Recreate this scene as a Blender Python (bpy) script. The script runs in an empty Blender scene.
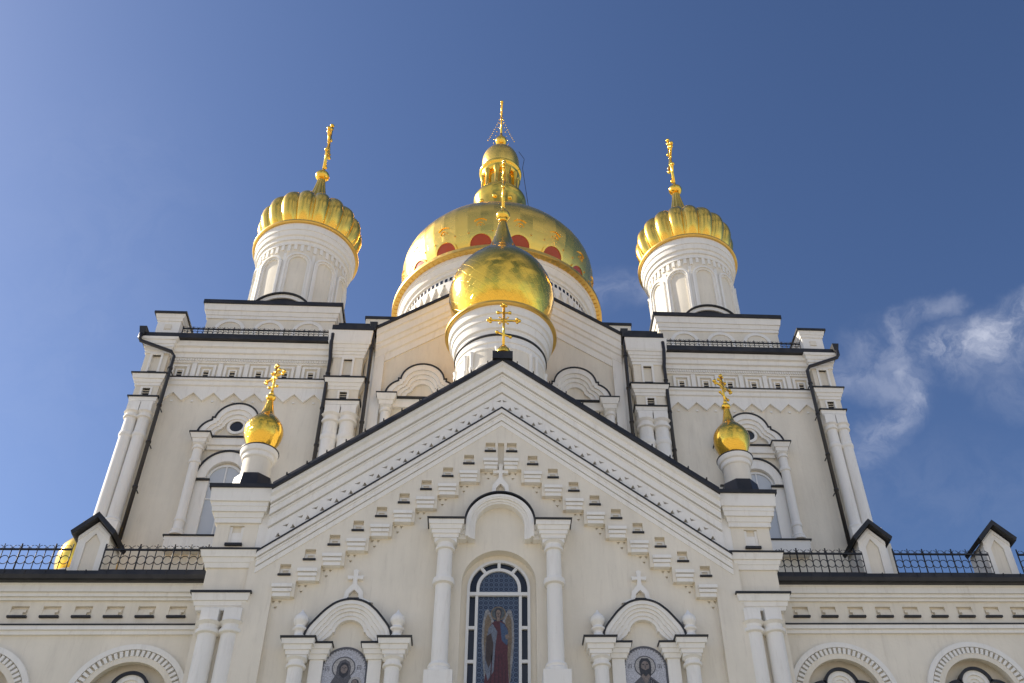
import bpy, bmesh, math, random
from mathutils import Vector, Matrix
random.seed(7)
PI = math.pi
S = bpy.context.scene
COL = S.collection
R = math.radians

# ------------------------------------------------------------------ camera
cam = bpy.data.cameras.new('camera')
camo = bpy.data.objects.new('camera', cam)
COL.objects.link(camo)
r_ = Vector((0.99513328, -0.08773292, -0.04486308))
u_ = Vector((-0.0251774, -0.66655824, 0.74502766))
f_ = Vector((0.09526731, 0.74027228, 0.66552317))
m_ = Matrix((r_, u_, -f_)).transposed().to_4x4()
m_.translation = Vector((-0.468, -30.0, 1.6))
camo.matrix_world = m_
cam.sensor_width = 36.0
cam.lens = 36.0 * 1028.8 / 1024.0
cam.shift_x = -77.0 / 1024.0
cam.clip_start = 0.1
cam.clip_end = 5000
S.camera = camo

# ------------------------------------------------------------------ light
SUN_EL, SUN_BEHIND = R(34), R(16)          # sun to the left, slightly behind the facade
sd = Vector((-math.cos(SUN_EL) * math.cos(SUN_BEHIND), math.cos(SUN_EL) * math.sin(SUN_BEHIND), math.sin(SUN_EL)))
W = bpy.data.worlds.new('World')
S.world = W
W.use_nodes = True
nt = W.node_tree
nt.nodes.clear()
N = nt.nodes.new
out = N('ShaderNodeOutputWorld')
bg = N('ShaderNodeBackground')
bg.inputs['Strength'].default_value = 0.1
sky = N('ShaderNodeTexSky')
sky.sky_type = 'NISHITA'
sky.sun_disc = False
sky.sun_elevation = SUN_EL
sky.sun_rotation = math.atan2(sd.x, sd.y)
sky.altitude = 200
sky.air_density = 1.0
sky.dust_density = 1.2
sky.ozone_density = 1.5
# thin wind-torn cirrus in one part of the sky, by direction
tc = N('ShaderNodeTexCoord')
def vmath(op, a, b=None):
    n = N('ShaderNodeVectorMath'); n.operation = op
    for i, x in enumerate((a, b)):
        if x is None: continue
        if isinstance(x, (tuple, list, Vector)): n.inputs[i].default_value = tuple(x)
        else: nt.links.new(x, n.inputs[i])
    return n
def fmath(op, a, b=None, clamp=False):
    n = N('ShaderNodeMath'); n.operation = op; n.use_clamp = clamp
    for i, x in enumerate((a, b)):
        if x is None: continue
        if isinstance(x, (int, float)): n.inputs[i].default_value = x
        else: nt.links.new(x, n.inputs[i])
    return n.outputs[0]
def maprange(v, a, b, c, d, smooth=True):
    n = N('ShaderNodeMapRange')
    if smooth: n.interpolation_type = 'SMOOTHSTEP'
    nt.links.new(v, n.inputs[0])
    for i, x in enumerate((a, b, c, d)): n.inputs[i + 1].default_value = x
    return n.outputs[0]
GEN = tc.outputs['Generated']
def noise(scale, detail, rough, dist, vec=None, dims='3D'):
    n = N('ShaderNodeTexNoise'); n.inputs['Scale'].default_value = scale
    n.inputs['Detail'].default_value = detail; n.inputs['Roughness'].default_value = rough
    n.inputs['Distortion'].default_value = dist
    nt.links.new(vec if vec is not None else GEN, n.inputs['Vector'])
    return n
# directions of the streaks in the sky (unit vectors in world space)
def pixdir(px, py):
    d = f_ + r_ * (px - 589.0) / 1028.8 - u_ * (py - 341.5) / 1028.8
    return d.normalized()
warp = noise(7.0, 6.0, .62, 0)
wv = vmath('SUBTRACT', warp.outputs['Color'], (.5, .5, .5))
wv2 = N('ShaderNodeVectorMath'); wv2.operation = 'SCALE'; wv2.inputs['Scale'].default_value = .09
nt.links.new(wv.outputs[0], wv2.inputs[0])
wd = vmath('NORMALIZE', vmath('ADD', GEN, wv2.outputs[0]).outputs[0]).outputs[0]
def streak(a, b, w0, amp):
    # soft capsule between two sky directions
    pa = vmath('SUBTRACT', wd, a).outputs[0]
    ba = b - a
    h = vmath('DOT_PRODUCT', pa, tuple(ba)).outputs['Value']
    h = fmath('DIVIDE', h, ba.length_squared, True)
    sc = N('ShaderNodeVectorMath'); sc.operation = 'SCALE'; sc.inputs[0].default_value = tuple(ba)
    nt.links.new(h, sc.inputs['Scale'])
    d = vmath('LENGTH', vmath('SUBTRACT', pa, sc.outputs[0]).outputs[0]).outputs['Value']
    return maprange(d, 0, w0, amp, 0)
SK = [((940, 350), (1000, 335), .026, .85), ((990, 338), (1060, 300), .034, 1.0), ((965, 352), (1050, 330), .045, .40),
      ((890, 322), (955, 303), .018, .30), ((893, 322), (904, 372), .020, .42), ((905, 368), (908, 402), .020, .55), ((906, 400), (868, 425), .026, .40),
      ((850, 370), (895, 385), .026, .34), ((868, 425), (850, 450), .024, .26), ((905, 345), (945, 352), .022, .28), ((870, 345), (905, 375), .04, .30),
      ((598, 292), (640, 296), .030, .26), ((1000, 385), (1040, 395), .035, .16), ((880, 480), (1010, 500), .08, .06), ((112, 205), (118, 260), .02, .06),
      ((120, 200), (60, 380), .14, .05)]
acc = None
for (a, b, w0, amp) in SK:
    s_ = streak(pixdir(*a), pixdir(*b), w0, amp)
    acc = s_ if acc is None else fmath('MAXIMUM', acc, s_)
fil = noise(26.0, 9.0, .66, .5, wd)
fil2 = maprange(fil.outputs[0], .30, .68, .12, 1.15)
cover = fmath('MULTIPLY', fmath('MULTIPLY', acc, fil2), .47, True)
# unseen thin high cloud added behind the camera, brightening the gilding and walls
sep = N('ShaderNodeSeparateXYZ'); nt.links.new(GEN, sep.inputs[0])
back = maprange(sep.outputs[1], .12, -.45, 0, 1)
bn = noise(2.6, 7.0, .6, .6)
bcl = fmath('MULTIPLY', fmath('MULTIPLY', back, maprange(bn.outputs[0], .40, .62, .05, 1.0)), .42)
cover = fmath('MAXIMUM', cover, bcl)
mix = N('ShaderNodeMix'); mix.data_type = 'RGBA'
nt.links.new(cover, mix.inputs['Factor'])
gm = N('ShaderNodeGamma'); gm.inputs['Gamma'].default_value = 1.25     # crisp dry air: a deeper blue away from the sun
nt.links.new(sky.outputs[0], gm.inputs['Color'])
tint = vmath('MULTIPLY', gm.outputs[0], (.535, .555, .62))
nt.links.new(tint.outputs[0], mix.inputs['A'])
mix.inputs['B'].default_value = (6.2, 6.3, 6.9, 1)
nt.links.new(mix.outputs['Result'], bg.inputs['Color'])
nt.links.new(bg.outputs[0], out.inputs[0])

sun = bpy.data.lights.new('sun', 'SUN')
sun.energy = 5.0
sun.angle = R(.53)
sun.color = (1.0, .91, .78)
suno = bpy.data.objects.new('sun', sun)
COL.objects.link(suno)
suno.rotation_euler = sd.to_track_quat('Z', 'Y').to_euler()
suno.location = (-60, 20, 80)

S.view_settings.view_transform = 'Standard'
S.view_settings.look = 'None'
S.view_settings.gamma = 1
S.view_settings.use_curve_mapping = False
S.view_settings.exposure = 0.70
S.render.engine = 'CYCLES'

# ------------------------------------------------------------------ materials
def mat(name):
    m = bpy.data.materials.new(name); m.use_nodes = True
    t = m.node_tree; b = t.nodes['Principled BSDF']
    return m, t, b
def plaster(name, c, var=.06, stain=.10, rough=.85):
    m, t, b = mat(name)
    geo = t.nodes.new('ShaderNodeNewGeometry')
    n1 = t.nodes.new('ShaderNodeTexNoise'); n1.inputs['Scale'].default_value = .45; n1.inputs['Detail'].default_value = 5; n1.inputs['Roughness'].default_value = .6
    mp = t.nodes.new('ShaderNodeMapping'); mp.inputs['Scale'].default_value = (1.7, 1.7, .22)
    n2 = t.nodes.new('ShaderNodeTexNoise'); n2.inputs['Scale'].default_value = 1.3; n2.inputs['Detail'].default_value = 6; n2.inputs['Roughness'].default_value = .65
    t.links.new(geo.outputs['Position'], n1.inputs['Vector'])
    t.links.new(geo.outputs['Position'], mp.inputs['Vector']); t.links.new(mp.outputs[0], n2.inputs['Vector'])
    r1 = t.nodes.new('ShaderNodeMapRange'); r1.inputs[1].default_value = .3; r1.inputs[2].default_value = .7; r1.inputs[3].default_value = 1 - var; r1.inputs[4].default_value = 1 + var
    r2 = t.nodes.new('ShaderNodeMapRange'); r2.inputs[1].default_value = .45; r2.inputs[2].default_value = .8; r2.inputs[3].default_value = 1; r2.inputs[4].default_value = 1 - stain
    t.links.new(n1.outputs[0], r1.inputs[0]); t.links.new(n2.outputs[0], r2.inputs[0])
    mu = t.nodes.new('ShaderNodeMath'); mu.operation = 'MULTIPLY'
    t.links.new(r1.outputs[0], mu.inputs[0]); t.links.new(r2.outputs[0], mu.inputs[1])
    sc = t.nodes.new('ShaderNodeVectorMath'); sc.operation = 'SCALE'; sc.inputs[0].default_value = c
    t.links.new(mu.outputs[0], sc.inputs['Scale'])
    t.links.new(sc.outputs[0], b.inputs['Base Color'])
    b.inputs['Roughness'].default_value = rough
    gr = t.nodes.new('ShaderNodeTexNoise'); gr.inputs['Scale'].default_value = 3.1; gr.inputs['Detail'].default_value = 9; gr.inputs['Roughness'].default_value = .75
    t.links.new(mp.outputs[0], gr.inputs['Vector'])
    r3 = t.nodes.new('ShaderNodeMapRange'); r3.inputs[1].default_value = .53; r3.inputs[2].default_value = .74; r3.inputs[3].default_value = 0; r3.inputs[4].default_value = .30
    t.links.new(gr.outputs[0], r3.inputs[0])
    mx = t.nodes.new('ShaderNodeMix'); mx.data_type = 'RGBA'; t.links.new(r3.outputs[0], mx.inputs['Factor']); t.links.new(sc.outputs[0], mx.inputs['A']); mx.inputs['B'].default_value = (.42, .36, .29, 1)
    t.links.new(mx.outputs['Result'], b.inputs['Base Color'])
    n3 = t.nodes.new('ShaderNodeTexNoise'); n3.inputs['Scale'].default_value = 9; n3.inputs['Detail'].default_value = 6
    t.links.new(geo.outputs['Position'], n3.inputs['Vector'])
    bp = t.nodes.new('ShaderNodeBump'); bp.inputs['Strength'].default_value = .25; bp.inputs['Distance'].default_value = .02
    t.links.new(n3.outputs[0], bp.inputs['Height']); t.links.new(bp.outputs[0], b.inputs['Normal'])
    return m
def plain(name, c, rough=.5, metal=0.0):
    m, t, b = mat(name)
    b.inputs['Base Color'].default_value = (*c, 1); b.inputs['Roughness'].default_value = rough; b.inputs['Metallic'].default_value = metal
    return m
def gold(name, c=(1.0, .625, .095), rough=.17, bump=.15, scale=2.5, dist=.05, brick=None, wob=None):
    m, t, b = mat(name)
    b.inputs['Base Color'].default_value = (*c, 1); b.inputs['Metallic'].default_value = 1
    geo = t.nodes.new('ShaderNodeNewGeometry')
    n1 = t.nodes.new('ShaderNodeTexNoise'); n1.inputs['Scale'].default_value = scale; n1.inputs['Detail'].default_value = 4
    t.links.new(geo.outputs['Position'], n1.inputs['Vector'])
    rr = t.nodes.new('ShaderNodeMapRange'); rr.inputs[1].default_value = .3; rr.inputs[2].default_value = .7; rr.inputs[3].default_value = rough * .75; rr.inputs[4].default_value = rough * 1.3
    t.links.new(n1.outputs[0], rr.inputs[0]); t.links.new(rr.outputs[0], b.inputs['Roughness'])
    bp = t.nodes.new('ShaderNodeBump'); bp.inputs['Strength'].default_value = bump; bp.inputs['Distance'].default_value = dist
    t.links.new(n1.outputs[0], bp.inputs['Height'])
    last = bp
    if brick:
        uv = t.nodes.new('ShaderNodeUVMap')
        mp = t.nodes.new('ShaderNodeMapping'); mp.inputs['Scale'].default_value = (*brick[:2], 1)
        mp.inputs['Rotation'].default_value = (0, 0, brick[2])
        br = t.nodes.new('ShaderNodeTexBrick'); br.inputs['Scale'].default_value = 1; br.inputs['Mortar Size'].default_value = .025
        br.inputs['Color1'].default_value = (1, 1, 1, 1); br.inputs['Color2'].default_value = (.8, .8, .8, 1); br.inputs['Mortar'].default_value = (0, 0, 0, 1)
        t.links.new(uv.outputs[0], mp.inputs[0]); t.links.new(mp.outputs[0], br.inputs['Vector'])
        b2 = t.nodes.new('ShaderNodeBump'); b2.inputs['Strength'].default_value = brick[3]; b2.inputs['Distance'].default_value = .03
        t.links.new(br.outputs['Color'], b2.inputs['Height']); t.links.new(bp.outputs[0], b2.inputs['Normal'])
        last = b2
    t.links.new(last.outputs[0], b.inputs['Normal'])
    return m
CREAM = plaster('cream_plaster', (.785, .725, .605))
WHITE = plaster('white_plaster', (.84, .815, .755), .03, .07)
def sheet(name, c0, c1, r0, r1):
    m, t, b = mat(name)
    geo = t.nodes.new('ShaderNodeNewGeometry'); n = t.nodes.new('ShaderNodeTexNoise'); n.inputs['Scale'].default_value = 2.4; n.inputs['Detail'].default_value = 7
    t.links.new(geo.outputs['Position'], n.inputs['Vector'])
    mx = t.nodes.new('ShaderNodeMix'); mx.data_type = 'RGBA'; mx.inputs['A'].default_value = (*c0, 1); mx.inputs['B'].default_value = (*c1, 1)
    mr = t.nodes.new('ShaderNodeMapRange'); mr.inputs[1].default_value = .38; mr.inputs[2].default_value = .68
    t.links.new(n.outputs[0], mr.inputs[0]); t.links.new(mr.outputs[0], mx.inputs['Factor']); t.links.new(mx.outputs['Result'], b.inputs['Base Color'])
    m2 = t.nodes.new('ShaderNodeMapRange'); m2.inputs[3].default_value = r0; m2.inputs[4].default_value = r1
    t.links.new(n.outputs[0], m2.inputs[0]); t.links.new(m2.outputs[0], b.inputs['Roughness'])
    bp = t.nodes.new('ShaderNodeBump'); bp.inputs['Strength'].default_value = .25; bp.inputs['Distance'].default_value = .03
    t.links.new(n.outputs[0], bp.inputs['Height']); t.links.new(bp.outputs[0], b.inputs['Normal'])
    return m
BLACK = sheet('black_sheet_metal', (.009, .009, .010), (.026, .024, .024), .35, .6)
PALE_BOUNCE = plain('pale_bounce_sheet', (.42, .40, .36), .5)  # pale tone chosen for unseen roof tops, to throw light onto the domes
IRON = plain('black_iron', (.012, .012, .014), .5)
PIPE = plain('dark_pipe', (.018, .016, .016), .35)
GOLD = gold('gilded_metal')
GOLDLEAF = gold('gilded_leaf', (1.0, .61, .085), .15, .22, 1.7, .10, (14, 10, .6, .30))
GOLDPANEL = gold('gilded_panels', (1.0, .64, .13), .28, .10, .8, .08, (16, 5, 0, .18))
GOLDMELON = gold('gilded_lobes', (1.0, .625, .11), .24, .12, 1.6, .05)
GOLDRIM = gold('gilded_rim', (.78, .50, .13), .4, .2, 3, .04)
RED = plain('red_glass', (.40, .055, .006), .35)
GLASS = plain('dark_glass', (.012, .016, .024), .08)
PALEPANE = plain('pale_pane', (.50, .53, .56), .18)
FRAME = plain('white_frame', (.72, .72, .70), .45)
TILE = plain('brown_tile', (.16, .07, .045), .7)
# mosaic tones for the painted panels
def mosaic(name, c, s=60, var=.35, rough=.35):
    m, t, b = mat(name)
    geo = t.nodes.new('ShaderNodeNewGeometry')
    vo = t.nodes.new('ShaderNodeTexVoronoi'); vo.inputs['Scale'].default_value = s
    t.links.new(geo.outputs['Position'], vo.inputs['Vector'])
    hs = t.nodes.new('ShaderNodeSeparateColor'); t.links.new(vo.outputs['Color'], hs.inputs[0])
    r1 = t.nodes.new('ShaderNodeMapRange'); r1.inputs[3].default_value = 1 - var; r1.inputs[4].default_value = 1 + var
    t.links.new(hs.outputs[0], r1.inputs[0])
    sc = t.nodes.new('ShaderNodeVectorMath'); sc.operation = 'SCALE'; sc.inputs[0].default_value = c
    t.links.new(r1.outputs[0], sc.inputs['Scale']); t.links.new(sc.outputs[0], b.inputs['Base Color'])
    b.inputs['Roughness'].default_value = rough
    return m
M_SILVER = mosaic('mosaic_silver', (.44, .445, .48))
M_HALO = mosaic('mosaic_halo', (.40, .385, .37))
M_LINE = mosaic('mosaic_outline', (.10, .10, .11))
M_DARK = mosaic('mosaic_dark', (.035, .034, .038))
M_ROBE = mosaic('mosaic_robe', (.10, .095, .10))
M_FOLD = mosaic('mosaic_fold', (.20, .195, .20))
M_SKIN = mosaic('mosaic_skin', (.20, .165, .145))
M_RED = mosaic('painted_red', (.075, .018, .022), 30, .3)
M_BLUE = mosaic('painted_blue', (.045, .075, .14), 30, .3)
M_STEEL = mosaic('painted_steel', (.13, .15, .19), 30, .3)
M_WING = mosaic('painted_wing', (.22, .22, .22), 24, .3)
M_OCHRE = mosaic('painted_ochre', (.16, .12, .075), 30, .3)
M_GREY = mosaic('painted_cloud', (.16, .20, .24), 16, .4)
def lattice_glass():
    m, t, b = mat('blue_patterned_glass')
    geo = t.nodes.new('ShaderNodeNewGeometry')
    sep = t.nodes.new('ShaderNodeSeparateXYZ'); t.links.new(geo.outputs['Position'], sep.inputs[0])
    cmb = t.nodes.new('ShaderNodeCombineXYZ')
    t.links.new(sep.outputs[0], cmb.inputs[0]); t.links.new(sep.outputs[2], cmb.inputs[1])
    mp = t.nodes.new('ShaderNodeMapping'); mp.inputs['Scale'].default_value = (6.2, 6.2, 1)
    t.links.new(cmb.outputs[0], mp.inputs[0])
    fr = t.nodes.new('ShaderNodeVectorMath'); fr.operation = 'FRACTION'; t.links.new(mp.outputs[0], fr.inputs[0])
    sb = t.nodes.new('ShaderNodeVectorMath'); sb.operation = 'SUBTRACT'; sb.inputs[1].default_value = (.5, .5, 0); t.links.new(fr.outputs[0], sb.inputs[0])
    ln = t.nodes.new('ShaderNodeVectorMath'); ln.operation = 'LENGTH'; t.links.new(sb.outputs[0], ln.inputs[0])
    cr = t.nodes.new('ShaderNodeValToRGB')
    e = cr.color_ramp.elements
    e[0].position = .16; e[0].color = (.05, .075, .12, 1)
    e[1].position = .22; e[1].color = (.016, .024, .05, 1)
    for p, c in ((.36, (.016, .024, .05, 1)), (.42, (.10, .14, .20, 1)), (.52, (.07, .10, .155, 1)), (.6, (.04, .06, .10, 1))):
        q = e.new(p); q.color = c
    t.links.new(ln.outputs['Value'], cr.inputs[0]); t.links.new(cr.outputs[0], b.inputs['Base Color'])
    b.inputs['Roughness'].default_value = .2
    return m
LATTICE = lattice_glass()

# ------------------------------------------------------------------ mesh helper
SPLIT = {'flashing', 'sill', 'panel_frame'}
def keep_only(me, idx):
    bm = bmesh.new(); bm.from_mesh(me)
    bmesh.ops.delete(bm, geom=[v for v in bm.verts if v.index not in idx], context='VERTS')
    bm.to_mesh(me); bm.free(); me.update()
class MB:
    """Collects shapes; build() links them as one mesh object. sx/ox mirror or shift X."""
    def __init__(s, sx=1, ox=0.0):
        s.v = []; s.f = []; s.mi = []; s.sm = []; s.uv = []; s.sx = sx; s.ox = ox; s.keep = False
    def p(s, x, y, z):
        s.v.append((s.ox + s.sx * x, y, z)); return len(s.v) - 1
    def face(s, idx, m=0, smooth=False, uv=None):
        s.f.append(tuple(idx)); s.mi.append(m); s.sm.append(smooth); s.uv.append(uv)
    def fr(s, x0, x1, y0, y1, z0, z1, p0=0., p1=0., m=0):
        """box whose bottom is grown by p0 and top by p1 on left, right and front"""
        q = [s.p(x0 - p0, y0 - p0, z0), s.p(x1 + p0, y0 - p0, z0), s.p(x1 + p0, y1, z0), s.p(x0 - p0, y1, z0),
             s.p(x0 - p1, y0 - p1, z1), s.p(x1 + p1, y0 - p1, z1), s.p(x1 + p1, y1, z1), s.p(x0 - p1, y1, z1)]
        for a in ((3, 2, 1, 0), (4, 5, 6, 7), (0, 1, 5, 4), (1, 2, 6, 5), (2, 3, 7, 6), (3, 0, 4, 7)):
            s.face([q[i] for i in a], m)
    def box(s, x0, x1, y0, y1, z0, z1, m=0): s.fr(x0, x1, y0, y1, z0, z1, 0, 0, m)
    def stack(s, x0, x1, y0, y1, steps, m=0):
        for (z0, z1, p0, p1) in steps: s.fr(x0, x1, y0, y1, z0, z1, p0, p1, m)
    def prism(s, pts, y0, y1, m=0):
        a = [s.p(x, y0, z) for x, z in pts]; b = [s.p(x, y1, z) for x, z in pts]
        s.face(a, m); s.face(b[::-1], m)
        n = len(pts)
        for i in range(n): s.face((a[i], b[i], b[(i + 1) % n], a[(i + 1) % n]), m)
    def prism_x(s, pts, x0, x1, m=0):
        """polygon in (y, z) extruded along x"""
        a = [s.p(x0, y, z) for y, z in pts]; b = [s.p(x1, y, z) for y, z in pts]
        s.face(a, m); s.face(b[::-1], m)
        n = len(pts)
        for i in range(n): s.face((a[i], b[i], b[(i + 1) % n], a[(i + 1) % n]), m)
    def band(s, A, B, d0, d1, m=0, mp=None, closed=False, smooth=False):
        """strip between two polylines A (outer) and B (inner), between depths d0 (front) and d1"""
        mp = mp or (lambda u, v, d: (u, d, v))
        n = len(A)
        a0 = [s.p(*mp(u, v, d0)) for u, v in A]; b0 = [s.p(*mp(u, v, d0)) for u, v in B]
        a1 = [s.p(*mp(u, v, d1)) for u, v in A]; b1 = [s.p(*mp(u, v, d1)) for u, v in B]
        for i in range(n if closed else n - 1):
            j = (i + 1) % n
            s.face((a0[i], a0[j], b0[j], b0[i]), m); s.face((a1[j], a1[i], b1[i], b1[j]), m)
            s.face((a0[j], a0[i], a1[i], a1[j]), m); s.face((b0[i], b0[j], b1[j], b1[i]), m)
        if not closed:
            s.face((a0[0], b0[0], b1[0], a1[0]), m); s.face((a0[-1], a1[-1], b1[-1], b0[-1]), m)
    def rake(s, xl, zl, za, prof, m=0, xr=None, zr=None):
        """profile [(dz, y)] swept up to an apex at x=0 and down again (plumb cut ends)"""
        xr = -xl if xr is None else xr; zr = zl if zr is None else zr
        n = len(prof); rows = []
        for (x, z) in ((xl, zl), (0, za), (xr, zr)):
            rows.append([s.p(x, y, z + dz) for dz, y in prof])
        for a, b in ((0, 1), (1, 2)):
            for i in range(n):
                j = (i + 1) % n
                s.face((rows[a][i], rows[b][i], rows[b][j], rows[a][j]), m)
        s.face(rows[0][::-1], m); s.face(rows[2], m)
    def lathe(s, prof, cx, cy, n=48, m=0, smooth=True, rf=None, a0=0., off=0., cap=True, twist=0., jit=0.):
        """profile [(r, z)] from bottom to top; rf(angle, t) modulates the radius"""
        rows = []; L = [0.]
        for i in range(1, len(prof)): L.append(L[-1] + math.dist(prof[i], prof[i - 1]))
        for k, (r, z) in enumerate(prof):
            row = []
            for i in range(n):
                a = 2 * PI * i / n + off + twist * k * PI / n
                rr = r * (rf(a, k / (len(prof) - 1)) if rf else 1) * (1 + jit * random.uniform(-1, 1))
                row.append(s.p(cx + rr * math.cos(a), cy + rr * math.sin(a), z))
            rows.append(row)
        tot = max(L[-1], 1e-6)
        for k in range(len(prof) - 1):
            for i in range(n):
                j = (i + 1) % n
                s.face((rows[k][i], rows[k][j], rows[k + 1][j], rows[k + 1][i]), m, smooth,
                       ((i / n, L[k] / tot), ((i + 1) / n, L[k] / tot), ((i + 1) / n, L[k + 1] / tot), (i / n, L[k + 1] / tot)))
        if cap:
            if prof[0][0] > 1e-4: s.face(rows[0][::-1], m)
            if prof[-1][0] > 1e-4: s.face(rows[-1], m)
    def tube(s, pts, r, n=8, m=0, closed=False):
        pts = [Vector(p) for p in pts]; rows = []; N_ = len(pts)
        for i, p in enumerate(pts):
            if closed: t = pts[(i + 1) % N_] - pts[i - 1]
            else: t = pts[min(i + 1, N_ - 1)] - pts[max(i - 1, 0)]
            t.normalize()
            ref = Vector((0, 0, 1)) if abs(t.z) < .9 else Vector((0, 1, 0))
            u = t.cross(ref).normalized(); w = u.cross(t)
            rows.append([s.p(*(p + (u * math.cos(2 * PI * k / n) + w * math.sin(2 * PI * k / n)) * r)) for k in range(n)])
        for i in range(N_ if closed else N_ - 1):
            j = (i + 1) % N_
            for k in range(n):
                l = (k + 1) % n
                s.face((rows[i][k], rows[i][l], rows[j][l], rows[j][k]), m, n > 5)
        if not closed: s.face(rows[0], m); s.face(rows[-1][::-1], m)
    def ball(s, c, r, m=0, n=16, sz=1.0):
        k = 10
        s.lathe([(r * math.sin(PI * i / k), c[2] - r * sz * math.cos(PI * i / k)) for i in range(k + 1)], c[0], c[1], n, m)
    def mesh(s, name, mats):
        me = bpy.data.meshes.new(name)
        me.from_pydata(s.v, [], s.f)
        for q in (mats if isinstance(mats, (list, tuple)) else [mats]): me.materials.append(q)
        for i, p in enumerate(me.polygons): p.material_index = s.mi[i]; p.use_smooth = s.sm[i]
        if any(u is not None for u in s.uv):
            uvl = me.uv_layers.new(name='UVMap')
            for i, p in enumerate(me.polygons):
                if s.uv[i]:
                    for li, c in zip(p.loop_indices, s.uv[i]): uvl.data[li].uv = c
        bm = bmesh.new(); bm.from_mesh(me)
        bmesh.ops.remove_doubles(bm, verts=bm.verts, dist=1e-5)
        bmesh.ops.recalc_face_normals(bm, faces=bm.faces)
        bm.to_mesh(me); bm.free(); me.update()
        return me
    def build(s, name, mats, parent=None, cut=None, auto=True):
        me = s.mesh(name, mats)
        o = bpy.data.objects.new(name, me); COL.objects.link(o)
        if cut is not None and cut.f:
            c = bpy.data.objects.new('cutter', cut.mesh('cutter', mats)); COL.objects.link(c)
            md = o.modifiers.new('b', 'BOOLEAN'); md.operation = 'DIFFERENCE'; md.solver = 'EXACT'; md.object = c
            md.use_self = True
            dg = bpy.context.evaluated_depsgraph_get(); dg.update()
            nm = bpy.data.meshes.new_from_object(o.evaluated_get(dg))
            o.modifiers.clear(); o.data = nm; nm.name = name
            bpy.data.objects.remove(c, do_unlink=True)
        if parent is not None: o.parent = parent
        if name in SPLIT and parent is not None and not s.keep:
            bm = bmesh.new(); bm.from_mesh(o.data); seen = set(); comps = []
            for v in bm.verts:
                if v in seen: continue
                st = [v]; seen.add(v); c_ = []
                while st:
                    q = st.pop(); c_.append(q)
                    for e in q.link_edges:
                        w_ = e.other_vert(q)
                        if w_ not in seen: seen.add(w_); st.append(w_)
                comps.append([q.index for q in c_])
            bm.free()
            if 1 < len(comps) < 12:
                for cset in comps[1:]:
                    p_ = o.copy(); p_.data = o.data.copy(); COL.objects.link(p_); keep_only(p_.data, set(cset))
                keep_only(o.data, set(comps[0]))
        return o
def arch(hw, z0, zs, n=24, cx=0., r=None):
    """outline: up the left side, round the arch, down the right side"""
    P = [(cx - hw, z0)] if z0 < zs else []
    P += [(cx - hw * math.cos(PI * i / n), zs + hw * math.sin(PI * i / n)) for i in range(n + 1)]
    if z0 < zs: P.append((cx + hw, z0))
    return P
def inset(P, d):
    """offset a polyline to its right-hand side (inside of a left-to-right arch)"""
    out_ = []
    n = len(P)
    for i in range(n):
        a = Vector(P[max(i - 1, 0)]); b = Vector(P[i]); c = Vector(P[min(i + 1, n - 1)])
        t1 = (b - a) if i > 0 else (c - b); t2 = (c - b) if i < n - 1 else (b - a)
        if t1.length < 1e-9: t1 = t2
        if t2.length < 1e-9: t2 = t1
        t1.normalize(); t2.normalize()
        n1 = Vector((t1.y, -t1.x)); n2 = Vector((t2.y, -t2.x))
        nn = n1 + n2
        if nn.length < 1e-6: nn = n1
        nn.normalize()
        k = 1 / max(.45, nn.dot(n1))
        q = b + nn * d * k
        out_.append((q.x, q.y))
    return out_
def arcpts(cx, cz, r, a0, a1, n):
    return [(cx + r * math.cos(R(a0 + (a1 - a0) * i / n)), cz + r * math.sin(R(a0 + (a1 - a0) * i / n))) for i in range(n + 1)]
def spline(P, k=6):
    """Catmull-Rom through (r, z) points"""
    out_ = []
    for i in range(len(P) - 1):
        p0 = Vector(P[max(i - 1, 0)]); p1 = Vector(P[i]); p2 = Vector(P[i + 1]); p3 = Vector(P[min(i + 2, len(P) - 1)])
        for j in range(k):
            t = j / k
            q = .5 * ((2 * p1) + (p2 - p0) * t + (2 * p0 - 5 * p1 + 4 * p2 - p3) * t * t + (3 * p1 - p0 - 3 * p2 + p3) * t ** 3)
            out_.append((max(q.x, 0), q.y))
    out_.append(tuple(P[-1]))
    return out_
def thing(name, label, cat, loc=(0, 0, 0), group=None):
    o = bpy.data.objects.new(name, None); COL.objects.link(o); o.location = loc
    o.empty_display_size = .5
    o['label'] = label; o['category'] = cat
    if group: o['group'] = group
    return o

# ------------------------------------------------------------------ ground
g = MB(); g.p(-1500, -1500, 0); g.p(1500, -1500, 0); g.p(1500, 1500, 0); g.p(-1500, 1500, 0); g.face((0, 1, 2, 3))
def paving():
    m, t, b = mat('stone_paving')
    geo = t.nodes.new('ShaderNodeNewGeometry')
    br = t.nodes.new('ShaderNodeTexBrick'); br.inputs['Scale'].default_value = 1.0
    br.inputs['Color1'].default_value = (.50, .45, .375, 1); br.inputs['Color2'].default_value = (.44, .40, .335, 1); br.inputs['Mortar'].default_value = (.15, .14, .125, 1)
    br.inputs['Mortar Size'].default_value = .012
    t.links.new(geo.outputs['Position'], br.inputs['Vector']); t.links.new(br.outputs['Color'], b.inputs['Base Color'])
    b.inputs['Roughness'].default_value = .8
    return m
go = g.build('ground', paving()); go['kind'] = 'structure'
g = MB(); g.p(-60, -13, .004); g.p(60, -13, .004); g.p(60, 45, .004); g.p(-60, 45, .004); g.face((0, 1, 2, 3))
go = g.build('unseen_dark_ground', plain('dark_ground_green', (.05, .07, .03), .95)); go['kind'] = 'structure'  # dark ground added out of view, to cut bounce light on the lower walls

# ================================================================== the cathedral
CA = thing('cathedral', 'cream and white Orthodox cathedral with gilded onion domes and a gabled front', 'cathedral')

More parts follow.
